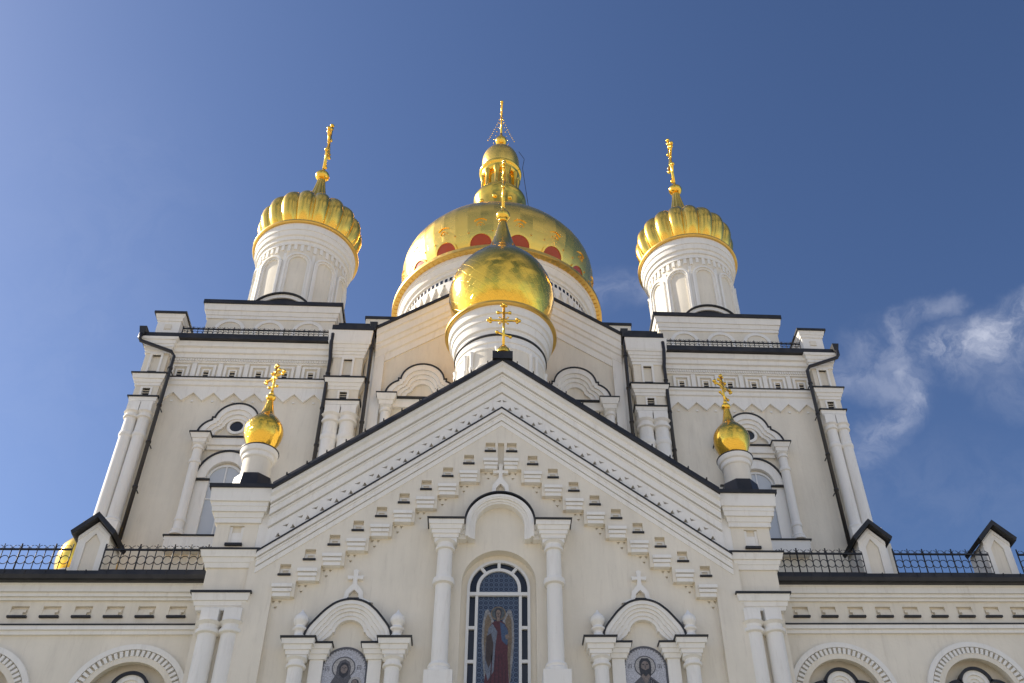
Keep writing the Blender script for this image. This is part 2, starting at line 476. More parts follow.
# ---- front gable wall (outer skin, plane y = -.12; centre panel recessed to y = 0)
ZA, SL = 27.24, .777                      # roof-edge apex and slope
def zroof(x): return ZA - SL * abs(x)
DX, DZ, X0, ZC0 = .707, .544, 7.10, 17.84  # the stair of corbels
pts_in = [(-7.05, 0.0), (-7.05, 17.42)]
for k in range(10):
    xl = -X0 + DX * k; zc = ZC0 + DZ * k
    pts_in += [(xl + .02, zc - .42), (xl + .02, zc - .42 + .0)] if k == 0 else [(xl + .02, zc - DZ - .42), (xl + .02, zc - .42)]
pts_in += [(-.06, ZC0 + DZ * 9 - .42)]
stair = []
for q in pts_in:
    if not stair or math.dist(q, stair[-1]) > 1e-4: stair.append(q)
full = stair + [(-x, z) for x, z in reversed(stair)]
outer = [(-7.9, 0.0), (-7.9, zroof(7.9) - 2.33), (0, ZA - 2.33), (7.9, zroof(7.9) - 2.33), (7.9, 0.0)]
skin = MB(); skin.prism(outer + full[::-1], -.18, .01)
cut = MB()
for sx in (1, -1):
    cut.sx = sx
    for k in range(10):
        xc = -X0 + DX * k + .31 + (.02 if k < 9 else .05); zs = ZC0 + DZ * k + .31
        cut.box(xc - .17, xc + .17, -.3, -.004, zs, zs + .40)
cut.sx = 1
cut.box(-.11, .11, -.3, -.004, 22.3, 23.44)
wall = skin.build('gable_wall_skin', CREAM, CA, cut)
# recessed centre wall with the window opening
cw = MB()
wo = arch(1.2, 0.0, 18.0, 32)
cw.prism([(-7.3, 0.0), (-7.3, zroof(7.3) - 2.35), (0, ZA - 2.35), (7.3, zroof(7.3) - 2.35), (7.3, 0.0)] + wo[::-1], 0.0, .9)
cut = MB()
for sx in (1, -1):
    cut.sx = sx
    for k in range(10):
        xl = -X0 + DX * k + (0 if k < 9 else .12); zc = ZC0 + DZ * k
        for dx, dz in ((.10, .50), (.30, .50), (.19, .70)):
            cut.prism([(xl + dx - .055, zc - dz + .03), (xl + dx + .055, zc - dz + .03), (xl + dx, zc - dz - .07)], -.1, .07)
cw.build('gable_wall', CREAM, CA, cut)
WY = .36
fill = MB()
fill.box(-1.195, 1.195, .36, .9, 0, 10.9)
fill.band(arch(1.22, 10.9, 18.0, 32), arch(.99, 10.9, 18.0, 32), WY, WY + .3)
fill.build('window_breast', CREAM, CA)
# corbels of the stair and the small wall niches above them
for sx in (1, -1):
    for k in range(10):
        w = .62 if k < 9 else .52
        xl = -X0 + DX * k + (0.02 if k < 9 else .12); zc = ZC0 + DZ * k
        c = MB(sx)
        j_ = random.uniform(-.006, .006)
        c.box(xl + .06, xl + w - .03, -.215 + j_, .0, zc - .426, zc - .305)
        c.box(xl + .03, xl + w - .01, -.255 + j_, .0, zc - .275, zc - .165); c.box(xl + .07, xl + w - .04, -.19, .0, zc - .3045, zc - .2755)
        c.box(xl, xl + w, -.295 + j_, -.0, zc - .135, zc - .02); c.box(xl + .04, xl + w - .03, -.19, .0, zc - .1645, zc - .1355)
        c.build('corbel', WHITE, CA)
        xc = -X0 + DX * k + .31 + (.02 if k < 9 else .05); zs = ZC0 + DZ * k + .31
        n = MB(sx)
        # recess frame: stepped reveal, dark slot and black sill
        n.box(xc - .165, xc - .095, -.075, -.005, zs + .05, zs + .25); n.box(xc + .095, xc + .165, -.075, -.005, zs + .05, zs + .25)
        n.box(xc - .094, xc + .094, -.06, -.005, zs + .052, zs + .13)
        n.box(xc - .165, xc + .165, -.05, -.005, zs + .251, zs + .30)
        no = n.build('wall_niche', WHITE, CA)
        b = MB(sx); b.box(xc - .20, xc + .20, -.24, -.021, zs - .01, zs + .048); b.build('sill', BLACK, no)

# ---- raking cornice of the gable
rk = MB()
EX = 7.55
prof = [(-.27, .6), (-.27, -.57), (-.40, -.57), (-.47, -.46), (-.70, -.46), (-.70, -.30), (-.745, -.30), (-.745, -.38), (-.82, -.37), (-.84, -.33), (-1.08, -.33), (-1.08, -.20), (-1.125, -.20), (-1.125, -.27), (-1.16, -.26), (-1.20, -.22), (-1.48, -.22), (-1.48, -.10), (-1.53, -.10), (-1.53, -.16), (-1.70, -.15), (-1.70, .02), (-1.723, .02), (-1.723, .6)]
rk.rake(-EX, zroof(EX), ZA, prof)
rco = rk.build('raking_cornice', WHITE, CA)
fz = MB()
prof = [(-1.725, .3), (-1.725, -.20), (-2.30, -.20), (-2.30, .3)]
fz.rake(-EX, zroof(EX), ZA, prof)
cut = MB()
for sx in (1, -1):
    cut.sx = sx
    for i in range(17):
        x = -.30 - .43 * i
        zz = ZA + SL * x
        cut.prism([(x - .085, zz - 2.15), (x + .085, zz - 2.10), (x - .01, zz - 1.96)], -.4, .06)
        x += .20; zz = ZA + SL * x
        cut.prism([(x - .12, zz - 1.86), (x + .08, zz - 1.77), (x + .04, zz - 1.89)], -.4, .06)
fz.build('gable_frieze', WHITE, CA, cut)
lc = MB()
prof = [(-2.36, .2), (-2.36, -.35), (-2.54, -.35), (-2.54, -.22), (-2.58, -.22), (-2.58, -.30), (-2.64, -.29), (-2.66, -.26), (-2.82, -.26), (-2.82, -.15), (-2.86, -.15), (-2.86, -.23), (-2.92, -.225), (-3.04, -.205), (-3.04, .2)]
lc.rake(-7.70, zroof(7.70), ZA, prof)
lco = lc.build('lower_raking_cornice', WHITE, CA)
bl = MB(); bl.rake(-7.72, zroof(7.72), ZA, [(-2.302, .2), (-2.29, -.37), (-2.358, -.38), (-2.358, .2)]); bl.build('flashing', BLACK, lco)
# roof of the porch behind the gable
rf = MB(); rf.rake(-EX, zroof(EX), ZA, [(0, 8.3), (0, -.62), (-.13, -.66), (-.265, -.66), (-.268, 8.3)])
rfo = rf.build('porch_roof', BLACK, CA)
rf = MB(); rf.rake(-EX + .2, zroof(EX - .2) + .03, ZA + .03, [(0, 8.25), (0, -.45), (-.02, -.45), (-.02, 8.25)]); rf.build('roof_bounce_sheet', PALE_BOUNCE, rfo)  # unseen pale sheet added over the black roof, reflecting glow into the gilding

sm = MB()
for s_ in (1, -1):
    for i in range(12):
        x = s_ * (.55 + .60 * i); z = zroof(x)
        sm.box(x - .018, x + .018, -.66, 8.2, z - .02, z + .075)
sm.build('standing_seam', BLACK, rfo)
# ---- crosses
def cross_mesh(h, w, r, m=0, trefoil=True, ornate=True):
    """orthodox cross in the XZ plane, foot at the origin"""
    c = MB()
    c.tube([(0, 0, 0), (0, 0, h)], r, 8)
    zb = h * .64
    c.tube([(-w / 2, 0, zb), (w / 2, 0, zb)], r * .95, 8)
    c.tube([(-w * .22, 0, h * .83), (w * .22, 0, h * .83)], r * .8, 8)
    c.tube([(-w * .25, 0, h * .36), (w * .25, 0, h * .25)], r * .8, 8)
    def tre(x, z, dx, dz):
        c.ball((x + dx * r * 1.6, 0, z + dz * r * 1.6), r * 1.5, n=10)
        px, pz = -dz, dx
        for s_ in (1, -1): c.ball((x + px * s_ * r * 1.7, 0, z + pz * s_ * r * 1.7), r * 1.25, n=10)
    if trefoil:
        tre(-w / 2, zb, -1, 0); tre(w / 2, zb, 1, 0); tre(0, h, 0, 1)
        for x in (-w * .22, w * .22): c.ball((x, 0, h * .83), r * 1.5, n=10)
        c.ball((-w * .25, 0, h * .36), r * 1.4, n=10); c.ball((w * .25, 0, h * .25), r * 1.4, n=10)
    if ornate:
        for a in (45, 135, 225, 315):
            ca, sa = math.cos(R(a)), math.sin(R(a))
            c.tube([(ca * r, 0, zb + sa * r), (ca * w * .2, 0, zb + sa * w * .2)], r * .45, 6)
            c.ball((ca * w * .22, 0, zb + sa * w * .22), r * .8, n=8)
            arc = [(w * .10 * math.cos(R(t)) , 0, zb + w * .10 * math.sin(R(t))) for t in range(0, 360, 20)]
        c.tube(arc, r * .5, 6, closed=True)
    return c
def cross(h, w, r, loc, rot, parent, m=None, **k):
    o = cross_mesh(h, w, r, **k).build('cross', m or GOLD, parent)
    o.location = loc; o.rotation_euler = (0, 0, R(rot))
    return o

# gable-top cross with its gilded foot on a black saddle
ac = MB(); ac.lathe(spline([(.27, 0), (.28, .10), (.24, .22), (.15, .34), (.11, .42), (.0, .46)], 4), 0, -.50, 24)
aco = ac.build('gable_cross', GOLD, CA); aco.location = (.03, 0, 27.34)
co = cross(2.2, 1.04, .05, (0, -.50, .36), 0, aco)
sd_ = MB(); sd_.fr(-.38, .38, -.72, .3, 26.98, 27.345, 0, 0); sd_.build('saddle', BLACK, rfo)

# ---- corner piers of the gable front with coupled columns
def column(parent, x, y, z0, z1, r, rings=(), base=True, cap=True, m=WHITE, sx=1, n=24, sq=None):
    c = MB(sx)
    P = []
    if base:
        P += [(r * 1.55, z0), (r * 1.55, z0 + r * .5), (r * 1.3, z0 + r * .7), (r * 1.42, z0 + r * 1.0), (r * 1.3, z0 + r * 1.3), (r * 1.04, z0 + r * 1.45)]
    else: P += [(r * 1.03, z0)]
    top = z1 - (r * 1.3 if cap else 0)
    for (zr, k) in sorted(rings):
        P += [(r * 1.01, zr - r * .55), (r * k * .97, zr - r * .4), (r * k, zr - r * .05), (r * k, zr + r * .1), (r * k * .94, zr + r * .4), (r, zr + r * .5)]
    P += [(r * .97, top)]
    if cap: P += [(r * 1.25, top + r * .12), (r * 1.3, top + r * .3), (r * 1.25, top + r * .5), (r * 1.02, top + r * .6), (r * 1.05, z1 - r * .3), (r * 1.4, z1)]
    else: P += [(r * .97, z1)]
    c.lathe(P, x, y, n, 0, True)
    o = c.build('column', m, parent)
    for p_ in o.data.polygons: p_.use_smooth = True
    o.data.set_sharp_from_angle(angle=R(35))
    return o
for sx in (1, -1):
    p = MB(sx)
    p.box(7.88, 9.24, .12, 1.9, 0, 17.0)                      # recessed shaft behind the columns
    p.box(7.92, 9.22, -.05, 1.9, 17.58, 18.5)
    p.box(7.88, 9.22, -.06, 1.9, 19.07, 20.1)
    cut = MB(sx); cut.box(8.32, 8.78, -.2, .06, 19.30, 20.02); 
    po = p.build('pier', CREAM, CA, cut)
    t = MB(sx); t.box(7.42, 7.915, -.045, .5, 18.56, 21.2); t.build('return_wall', WHITE, po)
    t = MB(sx)
    t.box(8.42, 8.70, .02, .065, 19.30, 19.80); t.box(8.32, 8.419, -.01, .065, 19.30, 20.0); t.box(8.701, 8.78, -.01, .065, 19.30, 20.0)
    to = t.build('niche', WHITE, po)
    b = MB(sx); b.box(8.28, 8.82, -.16, .05, 19.26, 19.34); b.build('sill', BLACK, po)
    k = MB(sx)
    k.stack(7.88, 9.22, -.06, 1.9, [(20.10, 20.28, .07, .07), (20.281, 20.46, .10, .14), (20.461, 20.64, .20, .22), (20.641, 20.80, .24, .24), (20.801, 21.28, .30, .34)])
    k.build('cap_moulding', WHITE, po)
    k = MB(sx); k.box(7.50, 9.62, -.46, 2.2, 21.281, 21.42); k.fr(7.7, 9.5, -.3, 2.0, 21.421, 21.56, .15, -.25); k.build('cap_flashing', BLACK, po)
    k = MB(sx)
    k.stack(7.92, 9.22, -.05, 1.9, [(18.46, 18.62, .06, .10), (18.621, 18.78, .12, .16), (18.781, 19.0, .20, .26)])
    k.build('band_moulding', WHITE, po)
    k = MB(sx); k.fr(7.92, 9.22, -.05, 1.9, 19.001, 19.06, .29, .29); k.build('band_flashing', BLACK, po)
    k = MB(sx)
    k.stack(7.92, 9.22, -.05, 1.9, [(16.99, 17.12, .05, .08), (17.121, 17.27, .11, .14), (17.271, 17.50, .18, .23)])
    k.build('band_moulding', WHITE, po)
    k = MB(sx); k.fr(7.92, 9.22, -.05, 1.9, 17.501, 17.57, .27, .27); k.build('band_flashing', BLACK, po)
    for x in (8.10, 8.78):
        k = MB(sx); k.box(x - .265, x + .265, -.26, .12, 16.56, 16.992); k.build('capital', WHITE, po)
        column(po, x, -.12 + .13, 1.2, 16.56, .29, (), True, True, WHITE, sx)
    k = MB(sx); k.box(7.7, 9.45, -.45, .118, 0, 1.2); k.build('plinth', WHITE, po)

# ---- small gilded cupolas standing on the piers
for sx in (1, -1):
    X, Y = 8.65 * sx + .07, .9
    d = MB()
    d.lathe([(.51, 21.9), (.50, 22.4), (.495, 23.18)], X, Y, 40)
    d.lathe([(.51, 23.181), (.55, 23.22), (.565, 23.32), (.56, 23.36), (.62, 23.40), (.65, 23.48), (.66, 23.58), (.60, 23.62)], X, Y, 40, 1)
    do = d.build('cupola', [CREAM, WHITE], CA); do.data.set_sharp_from_angle(angle=R(35))
    k = MB(); k.lathe([(.78, 21.42), (.66, 22.38), (.50, 22.46)], X, Y, 8, 0, False, off=PI / 8); k.build('skirt', BLACK, do)
    k = MB(); k.lathe([(.665, 23.581), (.69, 23.61), (.50, 23.65)], X, Y, 40); k.build('flashing', BLACK, do)
    k = MB()
    P = spline([(.30, 23.63), (.36, 23.72), (.53, 23.95), (.65, 24.25), (.695, 24.58), (.61, 24.85), (.44, 25.10), (.30, 25.27), (.22, 25.46), (.155, 25.78), (.11, 26.04)], 3)
    k.lathe(P, X, Y, 26, smooth=True, twist=1.0, jit=.010, rf=lambda a, t: 1 + .012 * math.sin(5 * a + 7 * t) * math.sin(PI * t))
    k.build('dome', GOLDLEAF, do)
    k = MB(); k.ball((X, Y, 26.14), .18, n=18, sz=.8); k.lathe([(.1, 26.24), (.06, 26.44), (.03, 26.5)], X, Y, 12); k.build('orb', GOLD, do)
    cross(1.42, .92, .045, (X, Y, 26.24), -42 if sx < 0 else 40, do)

# ---- arched front window
WY = .36
wf = MB()
wf.band(arch(1.02, 10.9, 17.99, 32), arch(.93, 10.9, 17.99, 32), WY - .06, WY + .10)
wf.band(arch(.72, 17.84, 17.99, 32), arch(.62, 17.84, 17.99, 32), WY - .05, WY + .09)
wf.box(-.93, .93, WY - .07, WY + .09, 17.72, 17.838)
for s in (1, -1):
    wf.box(s * .70 - .045, s * .70 + .045, WY - .045, WY + .09, 10.9, 17.719)
    for z in (16.62, 15.5, 14.38, 13.2, 12.0): wf.box(min(s * .746, s * .929), max(s * .746, s * .929), WY - .04, WY + .09, z - .05, z + .05)
for a in (90, 52, 128):
    ca, sa = math.cos(R(a)), math.sin(R(a))
    q = [(.715 * ca - .05 * sa, 17.99 + .715 * sa + .05 * ca), (.715 * ca + .05 * sa, 17.99 + .715 * sa - .05 * ca), (.935 * ca + .05 * sa, 17.99 + .935 * sa - .05 * ca), (.935 * ca - .05 * sa, 17.99 + .935 * sa + .05 * ca)]
    wf.prism(q, WY - .04, WY + .09)
wo_ = wf.build('arched_window', FRAME, CA)
gl = MB(); gl.prism(arch(.95, 10.9, 17.99, 32), WY + .04, WY + .06); gl.build('pane', GLASS, wo_)
gl = MB(); gl.box(-.66, .66, WY + .02, WY + .036, 10.9, 17.75); gl.prism(arch(.63, 17.84, 17.99, 24), WY + .02, WY + .036); gl.build('patterned_pane', LATTICE, wo_)
# painted figure of a winged saint behind the glass, standing
ZF = 14.3
def poly(mb, pts, d, m): mb.prism(pts, WY + .02 - .003 * d, WY + .019, m)
fg = MB()
def mir(P): return P + [(-x, z) for x, z in reversed(P)]
for s in (1, -1):
    poly(fg, [(s * x, z) for x, z in ((.14, 16.85), (.22, 17.10), (.33, 17.28), (.42, 17.22), (.49, 16.8), (.51, 16.2), (.46, 15.5), (.40, 14.9), (.33, 14.75), (.30, 15.6), (.22, 16.4))], 1, 4)
    poly(fg, [(s * x, z) for x, z in ((.22, 16.9), (.33, 17.12), (.42, 16.9), (.44, 16.2), (.38, 15.4), (.32, 15.2), (.28, 16.2))], 2, 5)
poly(fg, arcpts(0, 17.13, .24, 0, 360, 28)[:-1], 2, 5)                       # halo
poly(fg, arcpts(0, 17.13, .205, 0, 360, 28)[:-1], 3, 7)
poly(fg, [(-.30, 16.62), (-.20, 16.80), (-.07, 16.88), (.07, 16.88), (.20, 16.80), (.30, 16.60), (.35, 16.1), (.30, 15.8), (.34, 15.0), (.42, 14.0), (-.42, 14.0), (-.40, 14.9), (-.30, 15.7), (-.36, 16.1)], 3, 0)   # robe
poly(fg, [(-.30, 16.62), (-.18, 16.78), (-.02, 16.5), (-.08, 16.0), (-.12, 15.2), (-.30, 14.9), (-.40, 15.3), (-.38, 16.1)], 4, 2)        # cuirass, steel
poly(fg, [(-.36, 16.35), (-.22, 16.45), (-.14, 16.1), (-.16, 15.6), (-.28, 15.3), (-.38, 15.6)], 5, 6)
poly(fg, [(.05, 16.84), (.20, 16.76), (.30, 16.56), (.36, 16.2), (.27, 16.05), (.12, 16.2)], 4, 3)
for x, w in ((-.24, .03), (-.1, .025), (.04, .035), (.17, .03), (.29, .02)):
    poly(fg, [(x - w, 14.0), (x + w, 14.0), (x * .75 + w * .4, 15.75), (x * .75 - w * .4, 15.75)], 5, 1)
poly(fg, [(.30, 16.3), (.36, 16.28), (.40, 15.0), (.37, 14.9), (.33, 15.3)], 5, 5)
poly(fg, [(.22, 16.38), (.34, 16.44), (.36, 16.30), (.25, 16.24)], 6, 8)     # hand
poly(fg, [(-.07, 16.95), (-.105, 17.08), (-.11, 17.22), (-.06, 17.31), (.06, 17.31), (.11, 17.22), (.105, 17.08), (.07, 16.95), (.05, 16.86), (-.05, 16.86)], 4, 9)   # hair
poly(fg, [(-.045, 16.86), (-.045, 16.99), (-.07, 17.08), (-.07, 17.18), (-.035, 17.25), (.035, 17.25), (.07, 17.18), (.07, 17.08), (.045, 16.99), (.045, 16.86)], 5, 8)  # face and neck
for s in (1, -1): poly(fg, [(s * .014, 17.125), (s * .05, 17.13), (s * .05, 17.15), (s * .014, 17.15)], 6, 9)
poly(fg, [(-.006, 17.12), (.012, 17.12), (.016, 17.06), (-.012, 17.06)], 6, 6); poly(fg, [(-.03, 17.01), (.03, 17.01), (.02, 17.025), (-.02, 17.025)], 6, 0)
poly(fg, [(-.655, 13.6), (.655, 13.6), (.655, 14.35), (.4, 14.55), (.1, 14.4), (-.2, 14.52), (-.45, 14.42), (-.655, 14.62)], 2, 10)
M_DRED = mosaic('painted_dark_red', (.045, .012, .016), 30, .3)
M_BROWN = mosaic('painted_brown', (.045, .03, .022), 30, .3)
fg.build('painted_saint', [M_RED, M_DRED, M_STEEL, M_BLUE, M_WING, M_OCHRE, M_BROWN, mosaic('painted_halo', (.07, .085, .09), 30, .3), mosaic('painted_skin', (.20, .15, .12), 30, .2), M_DARK, M_GREY], wo_)
# window surround: two ringed columns, capitals, and the round hood with its cross
ho = MB()
A0 = arch(1.20, 20.02, 20.02, 32)
PR = [(0, -.42), (.10, -.40), (.16, -.34), (.24, -.30), (.31, -.24)]
for i in range(len(PR) - 1):
    d0, y = PR[i]; d1 = PR[i + 1][0]
    ra, rb = 1.13 - d0, 1.13 - d1
    zb = 19.45 if i > 0 else 19.5
    ho.band(arch(ra, zb, 20.0, 32), arch(rb + .0, zb, 20.0, 32), y, 0.0)
hoo = ho.build('window_hood', WHITE, CA)
b = MB(); b.band(arch(1.185, 20.04, 20.06, 32), arch(1.133, 20.04, 20.06, 32), -.45, 0.0); b.build('flashing', BLACK, hoo)
for s in (1, -1):
    k = MB(s)
    k.stack(1.42, 2.10, -.42, 0, [(19.24, 19.40, .02, .02), (19.401, 19.53, .06, .08), (19.531, 19.67, .12, .13), (19.671, 19.82, .16, .19), (19.821, 19.99, .22, .24)])
    k.box(1.10, 1.43, -.27, 0, 19.46, 19.62); k.box(1.11, 1.43, -.31, 0, 19.621, 19.80); k.box(1.135, 1.43, -.35, 0, 19.801, 19.985)
    ko = k.build('window_capital', WHITE, CA)
    k = MB(s); k.fr(1.42, 2.10, -.42, 0, 19.991, 20.05, .28, .29); k.build('flashing', BLACK, ko)
    column(ko, 1.76, -.36, 14.75, 19.24, .245, ((17.82, 1.42),), True, True, WHITE, s)
    k = MB(s); k.box(1.34, 2.18, -.78, 0, 8.0, 14.752); k.build('pedestal', WHITE, ko)
# relief cross above the hood
def relief_cross(x, z0, h, y, parent, w=.5):
    c = MB(1, x)
    c.box(-.10 * h, .10 * h, y - .12, y, z0 + .42 * h, z0 + h) if False else None
    t_ = .075
    c.prism([(-t_, z0 + .45 * h), (-t_ * .8, z0 + .70 * h), (-w / 2, z0 + .68 * h), (-w / 2 - .02, z0 + .80 * h), (-t_ * .8, z0 + .79 * h), (-t_ * 1.1, z0 + .97 * h), (0, z0 + h),
             (t_ * 1.1, z0 + .97 * h), (t_ * .8, z0 + .79 * h), (w / 2 + .02, z0 + .80 * h), (w / 2, z0 + .68 * h), (t_ * .8, z0 + .70 * h), (t_, z0 + .45 * h)], y - .12, y)
    c.band([(-.62, z0 - .06), (-.30, z0 + .10), (-.27, z0 + .30 * h), (-t_, z0 + .52 * h), (t_, z0 + .52 * h), (.27, z0 + .30 * h), (.30, z0 + .10), (.62, z0 - .06)],
           [(-.30, z0 - .02), (-.16, z0 + .02), (-.15, z0 + .22 * h), (-.02, z0 + .34 * h), (.02, z0 + .34 * h), (.15, z0 + .22 * h), (.16, z0 + .02), (.30, z0 - .02)], y - .14, y)
    o = c.build('relief_cross', WHITE, parent)
    k = MB(1, x); k.box(-.18, .18, y - .17, y - .02, z0 + .04, z0 + .10); k.build('sill', BLACK, o)
    return o
relief_cross(0, 21.27, 1.32, -.02, CA)

# ---- icon niches left and right of the window
def icon(parent, xc, sx, kind):
    b = MB(1, xc - .03)
    b.prism(arch(.665, 12.6, 15.12, 28), -.03, -.002, 0)
    b.band(arch(.69, 12.6, 15.12, 28), arch(.63, 12.6, 15.12, 28), -.045, -.003, 2)
    def q(pts, d, m): b.prism([(x, z + (.16 if abs(z) < 15.45 else 0)) for x, z in pts] if lift[0] else pts, -.03 - .004 * d, -.029, m)
    lift = [True]
    def disc(x, z, r, d, m, sz=1.0): q([(x + r * math.cos(2 * PI * i / 26), z + r * sz * math.sin(2 * PI * i / 26)) for i in range(26)], d, m)
    if kind == 'teacher':
        disc(0, 15.0, .33, 1, 1); b.band(arcpts(0, 15.16, .335, 0, 360, 30), arcpts(0, 15.16, .305, 0, 360, 30), -.04, -.03, 2)
        q([(-.55, 12.7), (-.58, 14.05), (-.42, 14.42), (-.16, 14.66), (.16, 14.66), (.42, 14.44), (.58, 14.05), (.55, 12.7)], 2, 4)
        q([(-.14, 14.68), (0, 14.40), (.14, 14.68), (.10, 14.80), (-.10, 14.80)], 3, 6)
        for x in (-.4, -.25, -.1, .1, .27, .43): q([(x - .02, 13), (x + .02, 13), (x * .6 + .015, 14.45), (x * .6 - .01, 14.45)], 3, 5)
        q([(.12, 14.62), (.34, 14.45), (.44, 13.5), (.2, 13.0), (.05, 13.8)], 4, 3)
        for i in range(4): q([(.14 + .06 * i, 14.55 - .05 * i), (.16 + .06 * i, 14.55 - .05 * i), (.2 + .05 * i, 13.2), (.18 + .05 * i, 13.2)], 5, 5)
        q([(-.15, 14.66), (-.19, 14.95), (-.17, 15.14), (-.10, 15.25), (.10, 15.25), (.17, 15.14), (.19, 14.95), (.15, 14.66), (.1, 14.74), (-.1, 14.74)], 5, 3)
        disc(0, 14.99, .125, 6, 6, 1.35); q([(-.12, 14.92), (0, 14.86), (.12, 14.92), (.09, 14.76), (0, 14.66), (-.09, 14.76)], 7, 3)
        for s in (1, -1): q([(s * .025, 15.03), (s * .09, 15.03), (s * .09, 15.055), (s * .025, 15.06)], 8, 3)
        q([(-.012, 15.03), (.012, 15.03), (.02, 14.92), (-.02, 14.92)], 8, 4)
        marks = ((-.47, 14.98), (.45, 14.98))
    else:
        disc(-.02, 15.0, .34, 1, 1); b.band(arcpts(-.02, 15.16, .345, 0, 360, 30), arcpts(-.02, 15.16, .315, 0, 360, 30), -.04, -.03, 2)
        q([(-.58, 12.7), (-.52, 14.2), (-.34, 14.56), (-.22, 14.80), (-.22, 15.02), (-.14, 15.20), (.0, 15.26), (.14, 15.18), (.20, 15.0), (.19, 14.78), (.30, 14.52), (.40, 14.1), (.50, 12.7)], 2, 4)
        q([(-.13, 14.78), (-.15, 15.0), (-.09, 15.14), (.02, 15.17), (.11, 15.10), (.14, 14.95), (.12, 14.76), (.0, 14.66)], 3, 3)
        disc(.0, 14.95, .10, 4, 6, 1.35)
        for s in (1, -1): q([(s * .02, 14.98), (s * .07, 14.98), (s * .07, 15.0), (s * .02, 15.0)], 5, 3)
        q([(-.008, 14.98), (.014, 14.98), (.02, 14.90), (-.012, 14.90)], 5, 4)
        for x in (-.42, -.3, -.18, .0): q([(x - .02, 13), (x + .02, 13), (x * .7 + .012, 14.5), (x * .7 - .012, 14.5)], 3, 5)
        disc(.36, 14.52, .19, 4, 1); disc(.36, 14.52, .115, 5, 3); disc(.35, 14.51, .085, 6, 6, 1.2)
        q([(.16, 12.8), (.18, 14.0), (.30, 14.36), (.46, 14.34), (.56, 14.0), (.56, 12.8)], 5, 5)
        q([(-.12, 13.9), (.05, 14.1), (.24, 14.02), (.26, 13.9), (.06, 13.95), (-.06, 13.8)], 6, 6)
        marks = ((-.50, 14.95), (.44, 14.98))
    for (mx, mz) in marks:           # the monogram strokes beside the halo
        for dx in (-.05, .0, .05): q([(mx + dx - .01, mz - .05), (mx + dx + .01, mz - .05), (mx + dx + .01, mz + .05), (mx + dx - .01, mz + .05)], 1, 4)
        q([(mx - .06, mz + .07), (mx + .06, mz + .07), (mx + .06, mz + .085), (mx - .06, mz + .085)], 1, 4)
    lift[0] = False
    for i in range(22):               # studs round the border
        a = PI * i / 21
        disc(.61 * -math.cos(a), 15.12 + .61 * math.sin(a), .016, 1, 4)
    o = b.build('icon_panel', [M_SILVER, M_HALO, M_LINE, M_DARK, M_ROBE, M_FOLD, M_SKIN], parent)
    o['label'] = 'grey mosaic panel of a bearded haloed man' if kind == 'teacher' else 'grey mosaic panel of a haloed mother with a child'
